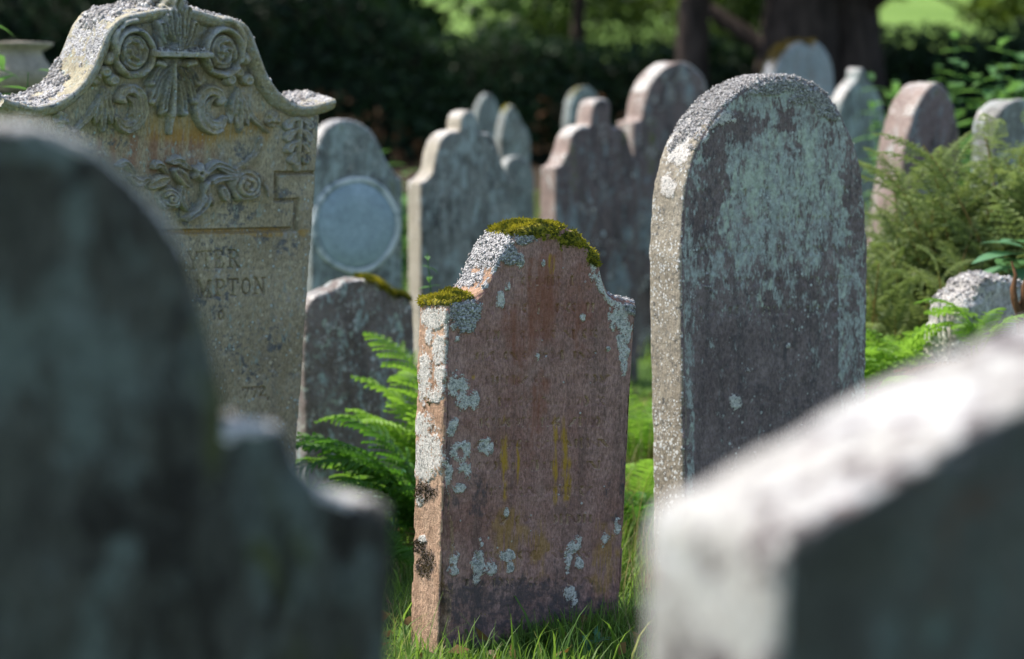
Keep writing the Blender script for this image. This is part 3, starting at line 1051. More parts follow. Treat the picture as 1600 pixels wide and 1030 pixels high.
def relief(name, box, fn, res=.003, scale=1.5):
    """a carved ornament standing out of the ornate stone's face, traced in its own plane"""
    cs = [on_face(Mo, T, a, b) for a in (box[0], box[2]) for b in (box[1], box[3])]
    x0, x1 = min(c[0] for c in cs), max(c[0] for c in cs)
    z0, z1 = min(c[1] for c in cs), max(c[1] for c in cs)
    xs = np.arange(x0, x1 + res, res)
    zs = np.arange(z0, z1 + res, res)
    X, Z = np.meshgrid(xs, zs)
    P = np.stack([X.ravel(), np.full(X.size, -T / 2), Z.ravel()], 1)
    px, py = project(world(Mo, P))
    px = px + 1.2 * vnoise(P, 40, 71)
    py = py + 1.2 * vnoise(P, 40, 72)
    h = fn(px, py) * scale
    h = h * (1 - .55 * sstep(.12, .4, fbm(P, 16, 3, 74)))
    hh = np.where(h > 0.0004, h + .0012 * fbm(P, 70, 3, 73), -.006)
    P[:, 1] -= hh
    k = len(xs)
    ii, jj = np.meshgrid(np.arange(k - 1), np.arange(len(zs) - 1))
    q = (jj * k + ii).ravel()
    Q = np.stack([q, q + 1, q + k + 1, q + k], 1)
    keep = (h[Q] > 0.0004).any(1)
    Q = Q[keep]
    used, inv = np.unique(Q, return_inverse=True)
    me = mesh_np(name, P[used], [inv.reshape(-1, 4)])
    hv = h[used]
    attr(me, 'film', .85 + .9 * vnoise(P[used], 12, 76))
    attr(me, 'soot', .40 + .22 * vnoise(P[used], 25, 75))
    attr(me, 'dots', np.full(len(used), .12))
    return obj(name, me, M_ornate, root)


mx = np.maximum.reduce


def palmette(px, py):
    o = (267, 100)
    L = []
    for mid, tip, r in [((247, 103), (231, 129), 6.5), ((249, 118), (232, 157), 7), ((257, 135), (250, 175), 7), ((278, 135), (282, 175), 7), ((287, 118), (298, 157), 7), ((289, 103), (304, 129), 6.5)]:
        L.append(.030 * grooved(px, py, [o, mid, tip], (1.6, r, r * .55), 5, .55))
        L.append(.034 * seg(px, py, *tip, *tip, r * .85, r * .85))
    L.append(.030 * tube(px, py, [(267, 97), (266, 140), (264, 180)], 3, 5))
    L.append(.024 * tube(px, py, [(264, 178), (263, 190), (262, 207)], 7, 3))
    L.append(.030 * seg(px, py, 240, 97, 250, 100, 7, 7))
    L.append(.030 * seg(px, py, 286, 100, 298, 97, 7, 7))
    base = .006 * (sstep(1.05, .9, np.hypot((px - 267) / 38, (py - 135) / 46)))
    L.append(base)
    return mx(L)


relief('carved_shell', (220, 84, 314, 214), palmette)


def rosette(cx, cy, s):
    def fn(px, py):
        e = np.hypot((px - cx) / 22.0, (py - cy) / 28.0)
        ring = .040 * np.sqrt(np.clip(1 - ((e - 1.28) / .22) ** 2, 0, 1))
        disc = .026 * sstep(1.06, .9, e)
        a = np.arctan2((py - cy) / 28, (px - cx) / 22 * s)
        sw = .006 * np.sin(e * 17 + a * 2.0) * sstep(1.0, .8, e) + .009 * sstep(.35, .1, e) + .005 * np.sin(a * 5 + e * 6) * sstep(.9, .6, e) * sstep(.1, .4, e)
        tail = .038 * tube(px, py, [(cx - s * 28, cy - 2), (cx - s * 30, cy - 24), (cx - s * 16, cy - 46), (cx, cy - 51)], 6, 7)
        bud = .030 * seg(px, py, cx - s * 36, cy + 12, cx - s * 35, cy + 8, 10, 9)
        return mx([ring, disc + np.where(disc > 0.01, sw, 0), tail, bud])
    return fn


relief('rosette', (155, 22, 245, 130), rosette(203, 81, 1))
relief('rosette', (308, 26, 392, 130), rosette(342, 80, -1))


def cscroll(cx, cy, s):
    def fn(px, py):
        X = (px - cx) * s
        q = lambda pts: [(a, b) for a, b in pts]
        L = []
        A_ = [(-14, -18), (-6, -31), (10, -32), (21, -20), (23, 0), (16, 18), (2, 29), (-12, 24), (-20, 12)]
        L.append(.026 * grooved(X, py - cy, A_, (7, 5, 10), 5, .35))
        L.append(.030 * seg(X, py - cy, -12, -18, -9, -14, 8, 6))
        L.append(.026 * grooved(X, py - cy, [(-18, 8), (-8, 18), (6, 16), (14, 4)], (2, 4, 6), 5, .3))
        L.append(.022 * grooved(X, py - cy, [(-2, -22), (8, -14), (10, -2), (4, 8)], (2, 4, 6), 5, .3))
        return mx(L)
    return fn


relief('acanthus_scroll', (165, 132, 232, 212), cscroll(197, 172, 1))
relief('acanthus_scroll', (296, 132, 362, 212), cscroll(330, 174, -1))


def leafspray(cx, cy, s):
    def fn(px, py):
        X = (px - cx) * s + cx
        L = [.024 * grooved(X, py, [(cx, cy - 32), (cx - 2, cy), (cx - 3, cy + 36)], (3, 2, 8), 5, .5),
             .022 * grooved(X, py, [(cx, cy - 28), (cx - 10, cy), (cx - 14, cy + 24)], (3, 2, 7), 5, .5),
             .022 * grooved(X, py, [(cx, cy - 28), (cx + 8, cy), (cx + 10, cy + 22)], (3, 2, 7), 5, .5),
             .020 * grooved(X, py, [(cx - 6, cy - 18), (cx - 22, cy + 10), (cx - 48, cy + 36)], (5, 2, 6), 5, .4)]
        for dx, dy, r in [(-14, -46, 11), (0, -58, 10), (13, -46, 11)]:
            d = np.hypot(X - cx - dx, py - cy - dy) / r
            L.append(.030 * np.sqrt(np.clip(1 - d * d, 0, 1)) - .008 * sstep(.5, .2, d))
        return mx(L)
    return fn


relief('carved_leaf_spray', (100, 96, 186, 216), leafspray(160, 170, 1))
relief('carved_leaf_spray', (346, 96, 432, 216), leafspray(368, 170, -1))


def smallrose(cx, cy, r):
    def fn(px, py):
        d = np.hypot(px - cx, (py - cy) * .95) / r
        a = np.arctan2(py - cy, px - cx)
        return np.where(d < 1, .022 * np.sqrt(np.clip(1 - d * d, 0, 1)) + .005 * np.sin(a * 5) * sstep(.3, .6, d) * sstep(1, .8, d) - .006 * sstep(.3, .1, np.abs(d - .55)), 0)
    return fn


relief('carved_flower', (80, 172, 108, 204), smallrose(93, 187, 13))
relief('carved_flower', (408, 170, 440, 202), smallrose(424, 186, 13))


def oakleaf(px, py):
    L = [.020 * tube(px, py, [(466, 186), (464, 225), (462, 262)], 2.5, 4)]
    for y, w, r in [(194, 17, 8), (212, 16, 8), (230, 14, 8), (247, 10, 7)]:
        L.append(.017 * grooved(px, py, [(465, y - 10), (465 - w * .7, y - 4), (464 - w, y + 3)], (2, r, r * .7), 4, .35))
        L.append(.017 * grooved(px, py, [(465, y - 10), (465 + w * .7, y - 4), (464 + w, y + 3)], (2, r, r * .7), 4, .35))
    L.append(.020 * seg(px, py, 462, 258, 462, 264, 7, 5))
    return mx(L)


relief('carved_oak_leaf', (438, 178, 492, 274), oakleaf)


def bigrose(cx, cy, r):
    def fn(px, py):
        d = np.hypot((px - cx), (py - cy)) / r
        a = np.arctan2(py - cy, px - cx)
        petal = .5 + .5 * np.cos(a * 5 + 2.2 * d)
        h = .034 * np.sqrt(np.clip(1 - (d * (1.05 - .16 * petal)) ** 2, 0, 1))
        h = h - .012 * np.exp(-((np.mod(d * 3.0 + a / 6.28, 1) - .5) / .14) ** 2) * (d < .95)
        return np.maximum(h, 0)
    return fn


def garland(px, py):
    L = []
    lf = lambda pts, r, h=.028, g=.45: L.append(h * grooved(px, py, pts, r, 5, g))
    lf([(228, 290), (243, 284), (258, 278)], (4, 3, 12))
    lf([(268, 264), (280, 276), (292, 290)], (4, 3, 11), .034)
    lf([(236, 262), (246, 256), (256, 268)], (3, 3, 7))
    lf([(262, 252), (276, 250), (290, 262)], (3, 4, 8))
    lf([(318, 268), (332, 256), (350, 260), (366, 268)], (4, 2, 6))
    lf([(340, 262), (360, 270), (376, 266)], (3, 3, 5))
    lf([(366, 264), (384, 252), (398, 236), (404, 214)], (4, 2, 4), .026, .2)
    lf([(318, 292), (330, 281), (346, 277), (368, 276)], (4, 2, 6), .034)
    lf([(320, 288), (318, 306), (308, 326), (286, 342)], (7, 3, 7), .036)
    lf([(282, 292), (280, 312), (288, 328)], (6, 2, 6), .026)
    lf([(322, 296), (326, 308), (330, 320)], (4, 1.5, 4), .02)
    lf([(346, 296), (350, 306), (352, 312)], (7, 3, 8), .022)
    lf([(180, 258), (194, 254), (204, 270)], (3, 3, 6))
    lf([(200, 274), (212, 284), (226, 280)], (4, 4, 8))
    lf([(402, 276), (412, 288), (418, 306)], (3, 1.5, 3), .014)
    d = np.hypot(px - 308, py - 269) / 15
    a = np.arctan2(py - 269, px - 308)
    L.append(np.where(d < 1, .030 * np.sqrt(np.clip(1 - (d * (1.1 - .25 * np.cos(a * 5))) ** 2, 0, 1)) - .016 * sstep(.3, .1, d), 0))
    return mx(L)


relief('carved_garland', (172, 206, 424, 350), garland)
relief('carved_rose', (352, 254, 412, 322), bigrose(381, 288, 26))
relief('carved_rose', (240, 284, 286, 334), bigrose(262, 308, 19))


def finial(px, py):
    L = []
    for bx_, tx, ty, r in [(262, 242, 36, 7), (265, 253, 12, 7), (268, 268, -4, 7), (271, 283, 12, 7), (274, 295, 36, 7)]:
        L.append(.062 * grooved(px, py, [(bx_, 80), (bx_ * .35 + tx * .65, (76 + ty) / 2 + 4), (tx, ty)], (3, r), 5, .4))
    L.append(.030 * sstep(30, 25, np.abs(px - 268) + .35 * np.clip(40 - py, 0, 60)) * sstep(78, 74, py))
    return mx(L)


relief('carved_finial', (232, -14, 306, 84), finial, scale=1.2)
relief('carved_ledge', (222, 72, 324, 96), lambda px, py: .060 * sstep(48, 46, np.abs(px - 273)) * sstep(6.5, 4.5, np.abs(py - 83 - (px - 273) * .03)) + .014 * sstep(48, 46, np.abs(px - 273)) * sstep(8, 6, np.abs(py - 80 - (px - 273) * .03)), scale=1.0)
lp = np.array([[*on_face(Mo, T, a, 77)] for a in np.linspace(228, 318, 60)])
lq3 = np.stack([lp[:, 0], np.full(60, -T / 2 - .035), lp[:, 1]], 1)
ii_ = np.random.RandomState(3).randint(0, 60, 420)
obj('lichen_crust', lumps_mesh('lichen_crust', lq3[ii_] + np.random.RandomState(4).normal(0, 1, (420, 3)) * np.array([.006, .016, .005]), np.tile([0, 0, 1.0], (420, 1)), .0035 * (.5 + np.random.RandomState(5).rand(420)), 6), M_grit, root)
# the finial's back half: a block above the cap
xa, za = on_face(Mo, T, 268, 8)
sec_top = curve([(xa - .075, za - .03), (xa - .06, za + .012), (xa - .02, za + .034), (xa + .02, za + .036), (xa + .06, za + .012), (xa + .075, za - .03)], 6)
me, V, N, A, WN = slab_mesh('finial_block', sec_top, T * .8, .008, Mo, r=.012, z0=za - .07, rough=1.6, seed=17,
                            attrs=lambda V, px, py, WN, fr: {'crust': np.where(WN[:, 2] > .2, .8, .3)})
obj('finial_block', me, M_ornate, root)
add_grit(root, V, N, (N[:, 2] > .3).astype(float), 1600, .0055, 27)


# ---- generic background and foreground stones --------------------------------
def gen_attrs(crust=.6, lich=0.0, moss=0.0, seed=0, film=None, flich=.45):
    def fn(V, px, py, WN, fr):
        wob = fbm(V, 12, 4, seed + 3)
        A = {}
        up = sstep(.25, .7, WN[:, 2]) * (~fr)
        A['crust'] = up * crust * (.7 + 1.2 * wob)
        A['lich'] = np.where(up > .3, lich * (1 + 1.5 * vnoise(V, 9, seed)), lich * flich * sstep(.1, .5, vnoise(V, 14, seed + 8)))
        A['moss'] = up * moss * (.8 + 1.6 * wob)
        if film is not None:
            A['film'] = film(px, py, V)
        return A
    return fn


def gravestone(label, px, d, yaw, T, outline, mat, lean=0, roll=0, res=.016, seed=0, crust=.6, lich=0.2, moss=0.0, rough=1.3, chip=1.2, base=None, side_mat=None,
               film=None, r=.014, flich=.45, sharp=False, front_fn=None, n=8):
    M = placement(px, d, yaw, lean, roll)
    pts = [on_face(M, T, a, b) for a, b in outline]
    top = pts if sharp else curve(pts, n)
    xl0 = xr0 = None
    if base:
        xl0, xr0 = top[0][0] + base[0], top[-1][0] + base[1]
    root = thing('gravestone', label, 'gravestone', M, group=GRP)
    me, V, N, A, WN = slab_mesh('slab', top, T, res, M, r=r, xl0=xl0, xr0=xr0, rough=rough, chip=chip, seed=seed, front_fn=front_fn,
                                attrs=gen_attrs(crust, lich, moss, seed, film, flich), z0=-.25)
    o = obj('slab', me, mat, root)
    if side_mat is not None:
        me.materials.append(side_mat)
        nf = np.abs(np.array([p.normal.y for p in me.polygons])) < .75
        me.polygons.foreach_set('material_index', nf.astype(np.int32))
    return root, M, V, N, A


# small scalloped stone beyond the ferns
root, M, V, N, A = gravestone('small weathered brown gravestone with scalloped mossy top behind green ferns', 552, 10.3, 24, .15,
                              [(476, 492), (488, 468), (508, 458), (522, 452), (538, 442), (560, 438), (584, 440), (602, 450), (612, 462), (626, 460), (640, 468), (646, 486)],
                              M_small, seed=31, crust=.35, lich=.55, moss=.0, res=.008, rough=2.0, chip=2, base=(-.02, .02), roll=-1)
wm = sstep(.2, .6, N[:, 2]) * (V[:, 0] > .05) * sstep(-.4, .2, fbm(V, 9, 3, 5))
add_moss(root, V, N, wm + 1e-9, 5000, 33, h=.02)

# oval-plaque stone
root, M, V, N, A = gravestone('blue green gravestone with bell shaped top and pale oval plaque, beside the ornate stone', 560, 13.6, 27, .17,
                              [(486, 268), (493, 240), (503, 215), (518, 196), (540, 188), (562, 192), (582, 208), (596, 232), (607, 256), (618, 272), (629, 279)],
                              M_blue, seed=32, crust=.7, lich=.5)
T_ = .17
cx_, cz_ = on_face(M, T_, 556, 352)
ex, _ = on_face(M, T_, 621, 352)
_, ez = on_face(M, T_, 556, 280)
rx_, rz_ = abs(ex - cx_), abs(ez - cz_)


def disc_mesh(name, cx, cz, rx, rz, y0, y1, inner=None, seed=0):
    n = 72
    a = np.linspace(0, 2 * np.pi, n, endpoint=False)
    w = 1 + .012 * np.sin(a * 5 + seed)
    prof = [(1.0, y0), (1.0, y1 + .006), (.97, y1), ] + ([(inner + .03, y1), (inner, y1 + .006), (inner, y0)] if inner else [(.5, y1 - .003), (.02, y1 - .004)])
    V = []
    for (f, y) in prof:
        V.append(np.stack([cx + np.cos(a) * rx * f * w, np.full(n, y), cz + np.sin(a) * rz * f * w], 1))
    V = np.concatenate(V)
    Q = []
    for k in range(len(prof) - 1):
        i = np.arange(n)
        j = (i + 1) % n
        Q.append(np.stack([k * n + i, k * n + j, (k + 1) * n + j, (k + 1) * n + i], 1))
    ps = [np.concatenate(Q)]
    if not inner:
        ps.append((np.arange(n) + (len(prof) - 1) * n)[None])
    return mesh_np(name, V, ps)


obj('oval_plaque', disc_mesh('oval_plaque', cx_, cz_, rx_ * .93, rz_ * .93, -T_ / 2 + .01, -T_ / 2 - .010), M_oval, root)
rim = obj('plaque_rim', disc_mesh('plaque_rim', cx_, cz_, rx_ * 1.05, rz_ * 1.05, -T_ / 2 + .01, -T_ / 2 - .014, inner=.90, seed=2), M_ovalrim, root)
# stepped grey stone
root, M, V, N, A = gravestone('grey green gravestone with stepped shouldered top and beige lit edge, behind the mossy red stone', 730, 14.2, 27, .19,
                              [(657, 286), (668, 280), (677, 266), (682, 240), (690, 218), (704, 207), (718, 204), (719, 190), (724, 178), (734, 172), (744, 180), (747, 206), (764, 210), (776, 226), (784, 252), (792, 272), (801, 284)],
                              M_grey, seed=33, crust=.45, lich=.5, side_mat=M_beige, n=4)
root, M, V, N, A = gravestone('purple brown gravestone with stepped shoulders and green streaks, left of the tall arched one', 930, 14.8, 29, .19,
                              [(868, 262), (878, 256), (888, 236), (894, 212), (908, 198), (922, 196), (924, 178), (930, 160), (942, 154), (954, 162), (957, 196), (972, 200), (982, 214), (990, 244), (1000, 262)],
                              M_red2, seed=34, crust=.35, lich=.5, side_mat=M_brownside, n=4)
# big arched stone behind
root, M, V, N, A = gravestone('very tall arched purple grey gravestone with broad pale top, behind the stepped purple one', 1045, 16.4, 29, .22,
                              [(990, 190), (1002, 186), (1006, 166), (1014, 138), (1030, 114), (1052, 99), (1072, 98), (1092, 112), (1106, 136), (1112, 166), (1116, 200)],
                              M_red2, seed=35, crust=.35, lich=.7, roll=0, side_mat=M_brownside)
# narrow pieces farther back
gravestone('small pale blue round topped gravestone between the two stepped ones', 812, 18, 25, .13,
           [(790, 262), (796, 250), (808, 244), (822, 248), (832, 262), (836, 280)], M_blue, seed=36, lich=.5, crust=.3)
gravestone('narrow pointed green gravestone in the shade before the dark hedge', 762, 23, 20, .14,
           [(742, 196), (746, 172), (754, 153), (763, 146), (772, 153), (780, 172), (785, 196)], M_blue, seed=37, lich=.1, crust=.3)
root, M, V, N, A = gravestone('grey gravestone with mossy brown pointed peak, right of the narrow pointed green one', 803, 22, 20, .16,
                              [(782, 214), (786, 190), (792, 172), (800, 165), (808, 176), (816, 192), (824, 204), (829, 222)], M_grey, seed=38, lich=.2, crust=.3, moss=.9)
gravestone('round topped grey green gravestone in shade behind the stepped purple one', 910, 23, 22, .16,
           [(888, 190), (892, 160), (902, 142), (915, 135), (928, 142), (936, 160), (938, 190)], M_blue, seed=39, lich=.1, moss=.6)
root, M, V, N, A = gravestone('broad pale gravestone with mossy brown left shoulder, behind the tall round topped one', 1252, 20, 24, .22,
                              [(1205, 150), (1210, 112), (1222, 86), (1238, 70), (1252, 66), (1264, 72), (1276, 66), (1290, 78), (1300, 100), (1306, 150)], M_white, seed=40, lich=.1, crust=.5, moss=.3)
add_moss(root, V, N, sstep(.1, .5, N[:, 2]) * (V[:, 0] < .05) * sstep(-.3, .3, fbm(V, 6, 3, 4)) * (V[:, 1] > -.1) + 1e-9, 4000, 41, h=.03, mat=M_mossolive)
root, M, V, N, A = gravestone('blue grey gravestone with a small knob on top, right of the tall round topped one', 1345, 17.5, 29, .16,
                              [(1310, 190), (1314, 164), (1324, 142), (1336, 128), (1341, 122), (1343, 110), (1348, 106), (1353, 112), (1355, 124), (1366, 136), (1378, 158), (1384, 190)], M_blue, seed=42, lich=.4, crust=.5, n=5)
gravestone('leaning dark gravestone with wide pinkish sunlit edge, behind the tall bracken', 1450, 13.2, 33, .22,
           [(1408, 290), (1414, 236), (1424, 192), (1438, 156), (1452, 136), (1464, 129), (1478, 136), (1490, 160), (1499, 198), (1504, 250)], M_red2, seed=43, lich=.4, crust=.3, side_mat=M_brownside, roll=12)
gravestone('pale gravestone with white crusted top, half hidden by bracken at the right edge', 1590, 12.5, 28, .18,
           [(1552, 230), (1554, 196), (1564, 172), (1582, 158), (1604, 156), (1626, 170), (1640, 200), (1644, 235)], M_grey, seed=44, lich=.4, crust=.4)
# broken stump at right
root, M, V, N, A = gravestone('broken rough pale gravestone stump in front of the bracken at right', 1560, 9.2, 24, .24,
                              [(1496, 540), (1499, 500), (1506, 474), (1516, 462), (1527, 458), (1533, 446), (1548, 436), (1566, 433), (1582, 438), (1600, 446), (1622, 452), (1640, 470), (1650, 520)], M_rock, seed=45, lich=.6, crust=.6,
                              rough=7, chip=3, res=.010, r=.03, base=(-.06, .06), n=4)
add_grit(root, V, N, sstep(.2, .7, N[:, 2] - .3 * (N[:, 1] > .5)) + 1e-9, 2500, .004, 46)

# foreground stones
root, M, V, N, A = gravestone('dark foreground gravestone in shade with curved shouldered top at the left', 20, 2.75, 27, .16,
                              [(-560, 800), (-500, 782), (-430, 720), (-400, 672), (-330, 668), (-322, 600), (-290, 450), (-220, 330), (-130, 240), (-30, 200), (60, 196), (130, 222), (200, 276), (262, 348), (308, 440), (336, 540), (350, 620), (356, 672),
                               (372, 668), (400, 664), (436, 668), (450, 690), (470, 728), (505, 766), (550, 784), (616, 792)], M_darkleft, seed=51, lich=1.0, flich=0, crust=.2, res=.008, rough=1.5, n=5,  # pale lichen on the up-facing edges also paints in the bright rim light
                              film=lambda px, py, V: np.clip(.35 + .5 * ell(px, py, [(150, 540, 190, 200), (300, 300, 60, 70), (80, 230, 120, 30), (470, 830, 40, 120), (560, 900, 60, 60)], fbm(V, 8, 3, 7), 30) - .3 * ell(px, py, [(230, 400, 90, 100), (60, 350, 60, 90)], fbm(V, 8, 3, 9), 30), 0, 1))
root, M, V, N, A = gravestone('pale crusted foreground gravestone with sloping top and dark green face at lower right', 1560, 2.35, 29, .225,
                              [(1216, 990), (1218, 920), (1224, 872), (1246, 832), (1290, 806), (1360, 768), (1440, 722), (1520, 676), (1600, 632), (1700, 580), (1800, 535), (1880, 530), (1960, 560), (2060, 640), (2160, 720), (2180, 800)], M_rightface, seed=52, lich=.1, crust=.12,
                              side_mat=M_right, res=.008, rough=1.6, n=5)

# ---- stone urn at the far left ------------------------------------------------
up = placement(40, 12.0, 0)
uz = lambda py: at(40, py, 12.0).z
root = thing('stone_urn', 'pale weathered stone urn on a pedestal behind the ornate gravestone at far left', 'urn', up)


def lathe(name, prof, n=40, seed=0, amp=.006):
    a = np.linspace(0, 2 * np.pi, n, endpoint=False)
    V = np.concatenate([np.stack([np.cos(a) * r_, np.sin(a) * r_, np.full(n, z_)], 1) for (r_, z_) in prof])
    V += amp * np.stack([fbm(V, 9, 3, seed), fbm(V, 9, 3, seed + 1), fbm(V, 9, 3, seed + 2)], 1)
    i = np.arange(n)
    j = (i + 1) % n
    Q = np.concatenate([np.stack([k * n + i, k * n + j, (k + 1) * n + j, (k + 1) * n + i], 1) for k in range(len(prof) - 1)])
    return mesh_np(name, V, [Q, np.arange(n)[::-1][None], (np.arange(n) + (len(prof) - 1) * n)[None]])


z75, z140 = uz(76), uz(150)
obj('urn_bowl', lathe('urn_bowl', [(.05, z140 - .02), (.10, z140), (.16, z140 + .04), (.17, z140 + .10), (.12, z75 - .07), (.11, z75 - .04), (.15, z75 - .02), (.17, z75 - .005), (.165, z75), (.03, z75 + .01)], seed=3), M_beige, root)
obj('pedestal', lathe('pedestal', [(.24, -.15), (.24, .25), (.20, .30), (.19, z140 - .15), (.22, z140 - .10), (.22, z140 - .05), (.08, z140 - .018)], n=4, seed=5), M_grey, root)


def rotz(V, a):
    c, s = math.cos(a), math.sin(a)
    return np.stack([V[:, 0] * c - V[:, 1] * s, V[:, 0] * s + V[:, 1] * c, V[:, 2]], 1)


def roty(V, a):
    c, s = math.cos(a), math.sin(a)
    return np.stack([V[:, 0] * c + V[:, 2] * s, V[:, 1], -V[:, 0] * s + V[:, 2] * c], 1)


def tube3(P, r0, r1, n=6):
    P = np.array(P, float)
    m = len(P)
    Tn = np.gradient(P, axis=0)
    Tn /= np.linalg.norm(Tn, axis=1)[:, None] + 1e-9
    a = np.cross(Tn, np.array([.31, .83, .12]))
    a /= np.linalg.norm(a, axis=1)[:, None] + 1e-9
    b = np.cross(Tn, a)
    th = np.linspace(0, 2 * np.pi, n, endpoint=False)
    r = np.linspace(r0, r1, m)
    V = P[:, None] + (a[:, None] * np.cos(th)[None, :, None] + b[:, None] * np.sin(th)[None, :, None]) * r[:, None, None]
    idx = np.arange(m * n).reshape(m, n)
    A_, B_ = idx[:-1], idx[1:]
    Q = np.stack([A_.ravel(), np.roll(A_, -1, 1).ravel(), np.roll(B_, -1, 1).ravel(), B_.ravel()], 1)
    return V.reshape(-1, 3), Q


# ------------------------------------------------------------------ ferns
def frond_mesh(name, length, npair, width, seed, droop=1.0, start=75, lobes=8, pinna_curl=.3, wmul=1.0, lw=1.0):
    """one fern frond: an arching stalk, paired tapering leaflets, each cut into small lobes"""
    rs = np.random.RandomState(seed)
    n = npair * 2 + 8
    t = np.linspace(0, 1, n)
    ang = R(start) - R(95) * droop * t ** 1.5
    step = length / n
    x = np.cumsum(np.cos(ang)) * step
    z = np.cumsum(np.sin(ang)) * step
    side = .05 * length * np.sin(t * 3 + rs.rand() * 6) * t
    C = np.stack([x, side, z], 1)
    Tn = np.gradient(C, axis=0)
    Tn /= np.linalg.norm(Tn, axis=1)[:, None]
    up = np.cross(Tn, np.array([0, 1.0, 0]))
    up = -up / (np.linalg.norm(up, axis=1)[:, None] + 1e-9)
    up = np.where(up[:, 2:3] < -0.2, -up, up)
    lat = np.cross(up, Tn)
    V, Q = [], []
    c = 0
    # stalk
    wst = .0045 * (1 - .8 * t) * wmul
    for s in (0, 1):
        d = lat if s == 0 else up
        L = C - d * wst[:, None]
        Rr = C + d * wst[:, None]
        V.append(np.stack([L, Rr], 1).reshape(-1, 3))
        i = np.arange(n - 1) * 2 + c
        Q.append(np.stack([i, i + 1, i + 3, i + 2], 1))
        c += 2 * n
    ts = np.linspace(.16, .985, npair)
    for k, tt in enumerate(ts):
        f = tt * (n - 1)
        i0 = min(int(f), n - 2)
        p = C[i0] + (C[i0 + 1] - C[i0]) * (f - i0)
        tg, u, la = Tn[i0], up[i0], lat[i0]
        prof = min(1.0, (tt - .10) / .20) ** .7 * (1 - tt) ** .62 * 1.22
        pl = width * max(.03, prof) * rs.uniform(.92, 1.06)
        for s in (-1, 1):
            dirv = la * s * .93 + tg * (.34 + .25 * tt) + u * rs.uniform(-.10, .30)
            dirv /= np.linalg.norm(dirv)
            m = lobes
            nn = np.cross(dirv, u)
            nn /= np.linalg.norm(nn)
            w0 = length / npair * .66 * lw
            a = np.arange(m)
            fr = a / m
            fr2 = (a + 1) / m
            curl = -pinna_curl * pl * fr ** 2
            curl2 = -pinna_curl * pl * fr2 ** 2
            for q in (-1, 1):
                b0 = p + dirv * (pl * fr)[:, None] + u * curl[:, None]
                b1 = p + dirv * (pl * (fr + .86 / m))[:, None] + u * curl2[:, None]
                wl = w0 * (1 - fr) ** .65 * (.9 + .2 * rs.rand(m)) * .62
                tip = p + dirv * (pl * (fr + .95 / m))[:, None] + nn * (q * wl)[:, None] + u * (curl2 + .006)[:, None]
                shd = p + dirv * (pl * (fr + .35 / m))[:, None] + nn * (q * wl * .95)[:, None] + u * (curl + .006)[:, None]
                V.append(np.stack([b0, b1, tip, shd], 1).reshape(-1, 3))
                i = np.arange(m) * 4 + c
                Q.append(np.stack([i, i + 1, i + 2, i + 3], 1))
                c += 4 * m
    V = np.concatenate(V)
    me = mesh_np(name, V, [np.concatenate(Q)], smooth=False)
    attr(me, 'rnd', np.clip(.5 + .5 * vnoise(V, 12, seed), 0, 1))
    return me


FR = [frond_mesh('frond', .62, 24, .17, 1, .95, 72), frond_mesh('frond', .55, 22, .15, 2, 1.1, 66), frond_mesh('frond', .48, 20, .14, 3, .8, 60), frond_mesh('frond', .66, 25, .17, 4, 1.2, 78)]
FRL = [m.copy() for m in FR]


def bracken_mesh(name, height, seed, nside=10):
    """a tall bracken stem carrying many small nodding side fronds"""
    rs = np.random.RandomState(seed)
    bits = []
    for k in range(3):
        m = frond_mesh('frond', .44, 12, .105, seed * 7 + k, rs.uniform(.1, .75), rs.uniform(30, 70), 4, .3, .9, .62)
        v = np.zeros(len(m.vertices) * 3, np.float32)
        m.vertices.foreach_get('co', v)
        q = np.zeros(len(m.loops), np.int32)
        m.loops.foreach_get('vertex_index', q)
        bits.append((v.reshape(-1, 3).astype(float), q.reshape(-1, 4)))
        bpy.data.meshes.remove(m)
    t = np.linspace(0, 1, 14)
    a0 = rs.rand() * 6.28
    P = np.stack([.16 * height * t ** 2.2 * math.cos(a0), .16 * height * t ** 2.2 * math.sin(a0), height * t * (1 - .06 * t ** 4)], 1)
    v, q = tube3(P, .0075, .002, 5)
    Vs, Qs, c = [v], [q], len(v)
    nst = len(q)
    for k in range(nside):
        tt = .22 + .78 * (k + .3 * rs.rand()) / nside
        p = np.array([np.interp(tt, t, P[:, i]) for i in range(3)])
        for w in ((0, 1) if tt > .3 else (0,)):
            vv, qq = bits[rs.randint(3)]
            sc = (1.15 - .8 * tt ** 1.6) * rs.uniform(.6, 1.15)
            vv = roty(vv * sc, -rs.uniform(-.45, .35))
            vv = rotz(vv, a0 + 1.57 + w * 3.14 + rs.uniform(-.75, .75) + k * .22)
            Vs.append(vv + p)
            Qs.append(qq + c)
            c += len(vv)
    V = np.concatenate(Vs)
    me = mesh_np(name, V, [np.concatenate(Qs)], smooth=False)
    attr(me, 'rnd', np.clip(.5 + .6 * vnoise(V, 7, seed), 0, 1))
    me.materials.append(M_bracken)
    me.materials.append(M_stem)
    mi = np.zeros(len(me.polygons), np.int32)
    mi[:nst] = 1
    me.polygons.foreach_set('material_index', mi)
    return me


for m in FR:
    m.materials.append(M_fern)
for m in FRL:
    m.materials.append(M_fernlit)
FRD = [FR[2].copy(), FR[1].copy()]
M_deadfern = leaf_mat('dead_fern', (.10, .055, .02), (.22, .13, .05), .3)
for m in FRD:
    m.materials.clear()
    m.materials.append(M_deadfern)
FG = 'green ferns growing between the gravestones'


